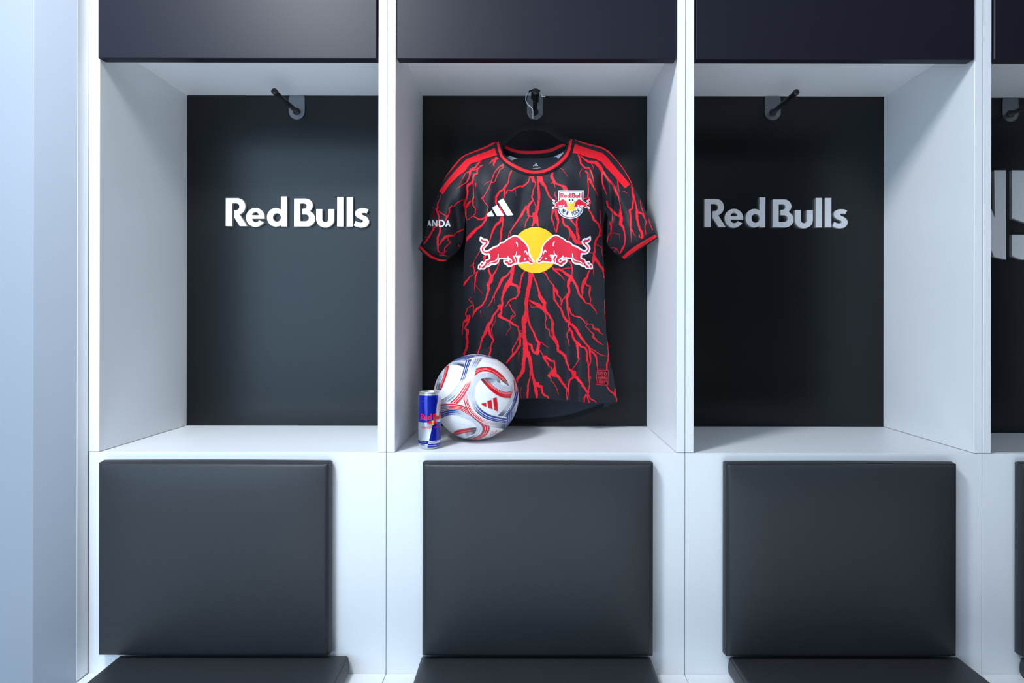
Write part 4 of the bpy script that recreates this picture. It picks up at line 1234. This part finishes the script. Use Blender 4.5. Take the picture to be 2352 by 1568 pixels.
# ------------------------------------------------------------------ football
BR = 0.1088
BC = np.array([(1093.6 - CX) * (D + 0.1736) / F, 0.1736, ZC + FLO + BR + 0.0003])
BALL = thing('football', (BC[0], BC[1], ZC + FLO), 'white football with red, blue and grey ribbons resting on the locker shelf', 'ball')
def sphere_data(c, r, nu=72, nv=36):
    V, Fc = [(c[0], c[1], c[2] + r)], []
    for j in range(1, nv):
        t = math.pi * j / nv
        for i in range(nu):
            g = 2 * math.pi * i / nu
            V.append((c[0] + r * math.sin(t) * math.cos(g), c[1] + r * math.sin(t) * math.sin(g), c[2] + r * math.cos(t)))
    V.append((c[0], c[1], c[2] - r))
    for i in range(nu): Fc.append((0, 1 + i, 1 + (i + 1) % nu))
    for j in range(nv - 2):
        for i in range(nu):
            a, b = 1 + j * nu, 1 + (j + 1) * nu
            Fc.append((a + i, b + i, b + (i + 1) % nu, a + (i + 1) % nu))
    e = len(V) - 1
    for i in range(nu): Fc.append((e, 1 + (nv - 2) * nu + (i + 1) % nu, 1 + (nv - 2) * nu + i))
    return V, Fc
V, Fc = sphere_data(BC, BR)
mesh('shell', V, Fc, BALLW, BALL, True)
CAMP = np.array([0, -D, ZC])
def surf_ball(px, py, off=0.0):
    d = np.array([(px - CX) / F, 1.0, (CY - py) / F]); d /= np.linalg.norm(d)
    oc = BC - CAMP
    tca = oc.dot(d)
    q = CAMP + d * tca - BC
    dist_ = np.linalg.norm(q)
    r = BR + off
    lim = 0.9985 * BR
    if dist_ > lim:
        q = q * lim / dist_; dist_ = lim
    p = q - d * math.sqrt(r * r - dist_ ** 2)
    return tuple(BC + p)
def both_sides(o):
    """the same print again on the far half, turned round the upright axis"""
    c = o.copy()
    COL.objects.link(c)
    m = Matrix.Translation((BC[0], BC[1], 0)) @ Matrix.Rotation(math.pi, 4, 'Z') @ Matrix.Translation((-BC[0], -BC[1], 0))
    c.matrix_basis = m
W_, RD, BU = (0.80, 0.80, 0.83), srgb(214, 14, 32), srgb(8, 50, 136)
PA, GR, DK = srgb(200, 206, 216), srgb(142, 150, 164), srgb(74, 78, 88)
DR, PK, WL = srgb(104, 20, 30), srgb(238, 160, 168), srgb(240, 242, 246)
def rb(ea, eb, lanes, k, n=70, m=32):
    lanes = [l if len(l) == 6 else l + (0.10,) for l in lanes]
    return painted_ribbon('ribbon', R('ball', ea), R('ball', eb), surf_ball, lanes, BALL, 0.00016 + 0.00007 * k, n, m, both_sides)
ln = lambda s0, s1, ts, c=WL, w=0.028: [(s0, s1, t, t + w, c, 0.01) for t in ts]
# blue arc over the top
rb([(330, 190), (400, 130), (500, 80), (640, 50), (780, 35), (900, 40), (1130, 95)], [(390, 215), (480, 165), (590, 140), (660, 105), (760, 80), (900, 76), (1150, 130)],
   [(0, .55, 0, 1, BU), (.55, 1, 0, .6, BU), (.55, 1, .6, 1, PA), (0, .3, .55, 1, GR)] + ln(0, 1, (.25, .5, .78)), 0)
# grey patch below it
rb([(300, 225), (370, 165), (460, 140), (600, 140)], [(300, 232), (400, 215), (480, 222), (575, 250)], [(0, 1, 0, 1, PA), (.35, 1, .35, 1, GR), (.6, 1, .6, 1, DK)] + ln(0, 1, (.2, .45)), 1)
# left: grey and red bands
rb([(48, 660), (75, 520), (130, 390), (235, 240)], [(135, 660), (175, 530), (215, 420), (262, 240)], [(0, 1, 0, 1, PA), (0, .6, .35, .8, GR), (0, .3, .4, 1, DK), (0, 1, 0, .12, PK)] + ln(0, 1, (.3, .6)), 1)
rb([(135, 660), (175, 530), (220, 400), (258, 235)], [(180, 660), (225, 540), (280, 390), (320, 225)], [(0, 1, 0, .94, RD), (0, .15, 0, 1, DR), (0, 1, .94, 1, DK)] + ln(0, 1, (.22, .42)), 2)
# strap from the top, blue above, red below
rb([(612, 130), (575, 270), (525, 450), (440, 610), (310, 750), (180, 830)], [(905, 85), (810, 240), (760, 400), (715, 520), (650, 660), (580, 780), (470, 905)],
   [(0, .46, 0, .36, BU), (0, .30, .44, 1, PA), (0, .16, .55, 1, GR), (.52, 1, 0, .42, PA), (.8, 1, .0, .45, GR), (.44, .56, .60, .92, PK), (.5, 1, .56, .97, RD), (0, 1, .0, .02, GR)]
   + ln(0, .46, (.11, .25)) + ln(0, .34, (.55, .68, .82)) + ln(.55, 1, (.12, .26, .66, .80)), 3, m=40)
# strap from the left that dives under and comes out at the bottom
rb([(170, 905), (300, 893), (420, 895), (600, 940), (760, 1060), (920, 1190), (1032, 1290), (1015, 1400), (930, 1480), (760, 1540)],
   [(170, 1170), (280, 1115), (440, 1100), (620, 1160), (740, 1225), (805, 1310), (800, 1390), (760, 1440), (690, 1480), (590, 1515)],
   [(0, 1, 0, 1, PA), (0, .45, .02, .50, RD), (0, .10, .1, .45, GR), (0, .26, .56, .95, BU), (.24, .34, .6, .9, GR), (.6, 1, .03, .50, RD), (.85, 1, .55, 1, DK), (.6, 1, .5, .56, DK)]
   + ln(0, .5, (.14, .27, .40)) + ln(0, .4, (.68, .82)) + ln(.6, 1, (.18, .32, .66, .82)), 4, n=90, m=40)
# red wedge at the lower left
rb([(380, 1420), (450, 1370), (600, 1335), (800, 1310)], [(410, 1448), (500, 1432), (640, 1400), (800, 1365)], [(0, 1, 0, 1, RD), (.72, 1, 0, 1, DR), (.88, 1, 0, 1, DK)] + ln(.0, 1, (.3, .62)), 5)
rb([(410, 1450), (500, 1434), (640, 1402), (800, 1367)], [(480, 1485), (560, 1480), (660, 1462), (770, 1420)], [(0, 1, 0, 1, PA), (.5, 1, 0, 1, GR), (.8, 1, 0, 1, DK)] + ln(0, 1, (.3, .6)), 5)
# the big hooked strap in the middle
rb([(1225, 520), (1190, 450), (1100, 372), (980, 346), (860, 372), (770, 425), (700, 545), (640, 700), (572, 800), (600, 920), (650, 1040), (740, 1140), (860, 1230), (1030, 1292), (1290, 1338)],
   [(1195, 528), (1130, 470), (1040, 440), (950, 436), (870, 466), (800, 545), (768, 650), (766, 740), (780, 810), (830, 920), (900, 1000), (980, 1055), (1060, 1092), (1180, 1122), (1340, 1152)],
   [(0, .5, 0, 1, PA), (0, .05, 0, 1, DK), (.05, .12, 0, 1, GR), (.5, .62, .55, 1, PA), (.47, .82, .02, .42, RD), (.80, .87, .08, .40, PK), (.58, .68, .66, 1, GR), (.62, 1, .52, .985, BU), (.93, 1, .02, .5, DK), (.88, .93, .2, .5, GR), (0, 1, 0, .015, DK)]
   + ln(.05, .5, (.25, .5, .75), GR, .02) + ln(.45, .86, (.12, .24, .35)) + ln(.58, 1, (.64, .78), WL, .03), 6, n=120, m=44)
# inner swirl
rb([(1445, 665), (1330, 688), (1230, 668), (1130, 612), (1040, 532), (955, 440)], [(1448, 560), (1375, 582), (1280, 572), (1200, 532), (1130, 476), (1040, 441)],
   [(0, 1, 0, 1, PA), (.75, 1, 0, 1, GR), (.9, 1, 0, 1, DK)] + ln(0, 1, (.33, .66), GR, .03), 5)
rb([(870, 465), (950, 560), (1050, 660), (1160, 740), (1270, 785), (1402, 798)], [(952, 440), (1040, 530), (1130, 610), (1230, 666), (1330, 688), (1442, 662)],
   [(0, 1, .03, 1, RD), (0, .16, 0, 1, DR), (0, 1, 0, .03, DK)] + ln(.0, 1, (.64, .82)) + ln(.0, .32, (.36,)) + ln(.86, 1, (.36,)), 7)
rb([(800, 272), (900, 252), (1010, 248), (1120, 288), (1230, 368), (1320, 468), (1372, 576)], [(762, 412), (860, 342), (960, 327), (1060, 347), (1140, 392), (1220, 472), (1368, 580)],
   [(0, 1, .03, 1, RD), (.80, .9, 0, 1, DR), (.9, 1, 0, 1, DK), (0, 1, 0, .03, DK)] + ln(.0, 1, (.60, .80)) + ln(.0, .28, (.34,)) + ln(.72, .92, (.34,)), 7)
# fine contour lines on the white above the swirl
for q in ([(960, 150, 4), (1120, 190, 5), (1260, 270, 5), (1370, 380, 5), (1410, 480, 5), (1395, 570, 4)], [(1180, 180, 4), (1320, 270, 5), (1420, 400, 5), (1445, 560, 4)],
          [(860, 500, 4), (870, 620, 4), (910, 740, 3)], [(300, 1260, 3), (450, 1240, 4), (620, 1270, 4), (720, 1300, 3)]):
    V, Fc = strips([R('ball', q)], surf_ball, 0.0003, step=2)
    both_sides(mesh('contour_line', V, Fc, B_PALE, BALL, True))
# strap down the right edge
rb([(1450, 480), (1444, 660), (1402, 797), (1330, 940), (1180, 1105)], [(1470, 440), (1532, 610), (1520, 790), (1450, 970), (1345, 1130)],
   [(0, .35, .15, .5, RD), (0, .35, .6, .9, PK), (.3, .6, .5, 1, BU), (.55, 1, .58, 1, BU), (.8, 1, 0, .5, GR), (.9, 1, .0, .45, DK), (.3, .8, .05, .45, PA)] + ln(0, 1, (.3, .7, .86)), 5)
rb([(1340, 1130), (1325, 1250), (1250, 1400)], [(1480, 950), (1470, 1120), (1330, 1330)], [(0, 1, 0, .7, BU), (0, .6, .7, 1, GR), (.6, 1, .7, 1, BU)] + ln(0, 1, (.2, .45, .7)), 8)
rb([(1485, 900), (1490, 1030), (1470, 1130)], [(1545, 780), (1548, 900), (1500, 1080)], [(0, 1, 0, 1, W_)], 4)
# the three bars
for q in ([(890, 890), (970, 878), (978, 950), (895, 917)], [(990, 848), (1062, 828), (1085, 995), (1005, 967)], [(1090, 800), (1155, 785), (1170, 900), (1178, 1032), (1112, 1005)]):
    decal('ball_bar', [R('ball', q)], surf_ball, B_RED, BALL, 0.0008, 4.0, extra=both_sides)
for q in ([(920, 1530, 5), (970, 1490, 6), (1010, 1500, 5)], [(1040, 1440, 5), (1070, 1390, 6), (1100, 1390, 6), (1085, 1430, 5), (1040, 1450, 5)],
          [(1100, 1440, 5), (1165, 1360, 5), (1130, 1450, 5), (1215, 1385, 5)], [(1512, 905, 6), (1530, 950, 6), (1508, 1000, 6)]):
    V, Fc = strips([R('ball', q)], surf_ball, 0.0006, step=1.5)
    mesh('scribble', V, Fc, B_RED, BALL, True)

# ------------------------------------------------------------------ drinks can
CR, CH = 0.0266, 0.1345
CYY = 0.0585
CXX = (986.9 - CX) * (D + CYY) / F
CZ = ZC + FLO + 0.0002
CAN = thing('drinks_can', (CXX, CYY, CZ), 'slim blue and silver drinks can beside the football', 'can')
prof = [(0.0, 0.0035), (0.017, 0.0030), (0.0195, 0.0), (0.0212, 0.0), (0.0228, 0.0030), (0.0252, 0.0075), (CR, 0.0105), (CR, 0.06), (CR, 0.1205),
        (0.0262, 0.1235), (0.0250, 0.1275), (0.0238, 0.1302), (0.0236, 0.1312)]
V, Fc = lathe_data([(r, CZ + z) for r, z in prof], CXX, CYY, 64)
body = mesh('can_body', V, Fc, CANSIL, CAN, True)
prof = [(0.0236, 0.1312), (0.0246, 0.1322), (0.0249, 0.1336), (0.0244, CH), (0.0232, CH), (0.0226, 0.1336), (0.0222, 0.1300), (0.0214, 0.1292), (0.0, 0.1292)]
V, Fc = lathe_data([(r, CZ + z) for r, z in prof], CXX, CYY, 64)
lid = mesh('can_lid', V, Fc, CANLID, CAN, True)
tv, tf = [], []
for k in range(24):
    g = 2 * math.pi * k / 24
    for z in (0.1300, 0.1314):
        tv.append((CXX + 0.0065 * math.cos(g), CYY - 0.003 + 0.0115 * math.sin(g), CZ + z))
tf = [(2 * k, 2 * ((k + 1) % 24), 2 * ((k + 1) % 24) + 1, 2 * k + 1) for k in range(24)] + [tuple(2 * k + 1 for k in range(24))]
mesh('pull_tab', tv, tf, STEEL, lid)
def canp(deg, h, off):
    """a point on the can: degrees round from the side towards the camera, height as a fraction"""
    z = h * CH
    pr = [(0.0228, 0.0030), (0.0252, 0.0075), (CR, 0.0105), (CR, 0.1205), (0.0262, 0.1235), (0.0250, 0.1275), (0.0238, 0.1302)]
    r = float(np.interp(z, [p[1] for p in pr], [p[0] for p in pr])) + off
    g = math.radians(deg + FACE)
    return (CXX + r * math.sin(g), CYY - r * math.cos(g), CZ + z)
FACE = 8.3                                    # the can's front is turned to the camera
def can_patch(name, lo, hi, h0, h1, m, off, nu=20, nv=14):
    """lo, hi: functions of the height"""
    V, Fc = [], []
    for j in range(nv + 1):
        h = h0 + (h1 - h0) * j / nv
        for i in range(nu + 1):
            V.append(canp(lo(h) + (hi(h) - lo(h)) * i / nu, h, off))
    for j in range(nv):
        for i in range(nu):
            q = j * (nu + 1) + i
            Fc.append((q, q + 1, q + nu + 2, q + nu + 1))
    return mesh(name, V, Fc, m, body, True)
slant = lambda h: -15 + 63 * (h - 0.02) / 0.92 + 3
left = lambda h: -80 + 12 * (h - 0.5)
for turn in (0, 180):
    can_patch('blue_panel', lambda h: left(h) + turn, lambda h: slant(h) + turn, 0.475, 0.945, CANBLUE, 0.0004, nv=48)
    can_patch('blue_panel', lambda h: slant(h) + turn, lambda h: left(h) + 172 + turn, 0.155, 0.475, CANBLUE, 0.00012)
    can_patch('blue_panel', lambda h: left(h) + turn, lambda h: slant(h) + turn, 0.102, 0.155, CANBLUE, 0.0002, nv=8)
    can_patch('blue_panel', lambda h: slant(h) + turn, lambda h: left(h) + 172 + turn, 0.035, 0.102, CANBLUE, 0.0004, nv=16)
def surf_can(u, v, off=0.0): return canp(u, v, off)          # u in degrees, v in height
def can_poly(polys, m, off, nm):
    vo, fo = tri2d([[(x, y * 460) for x, y in p] for p in polys], 5.0)
    V = [canp(x, y / 460, off) for x, y in vo]
    Fc = face_camera(V, [tuple(int(t) for t in f) for f in fo])
    return mesh(nm, V, Fc, m, body, True)
for ch in 'RedBulk':
    can_poly([[(-48 + (x - 115) / 1853 * 122, 0.632 - (y - 140) / 437 * 0.112) for x, y in p] for p in LETTERS[ch]], CANRED, 0.0007, 'can_letter')
can_poly([[(15 + 8.6 * math.cos(g * math.pi / 15), 0.470 + 0.043 * math.sin(g * math.pi / 15)) for g in range(30)]], CANGOLD, 0.0007, 'can_sun')
for mir in (1, -1):
    can_poly([[(15 + mir * (x - 2180) / 2060 * 32, 0.512 - (y - 155) / 1250 * 0.080) for x, y in BULL_R]], CANRED, 0.0009, 'can_bull')
def flat_text(txt, a0, a1, h0, h1, w, m, nm):
    n = len(txt)
    def fx(i, u, v): return (a0 + (a1 - a0) * (i + 0.12 + 0.62 * u) / n, (h1 - (h1 - h0) * v) * 460)
    lettering(nm, txt, fx, w, lambda x, y, o: canp(x, y / 460, o), 0.0007, m, body, 2.0)
flat_text('ENERGY DRINK', -44, 76, 0.375, 0.400, 2.0, CANRED, 'can_lettering')
for (a0, a1, h, m) in ((-52, -16, 0.132, CANSIL), (-2, 40, 0.130, NAVY), (-52, -24, 0.080, CANBLUE), (-8, 36, 0.074, CANSIL), (-52, -10, 0.845, B_BLUE)):
    Ls, x = [], a0
    rr = random.Random(int(a0 + h * 1000))
    while x < a1:
        w = rr.uniform(2, 6)
        Ls.append([(x, h * 460, 5.5), (min(x + w, a1), h * 460, 5.5)])
        x += w + 1.3
    V, Fc = strips(Ls, lambda x, y, o: canp(x, y / 460, o), 0.0007, step=2.0)
    mesh('small_print', V, Fc, m, body, True, kind='stuff')
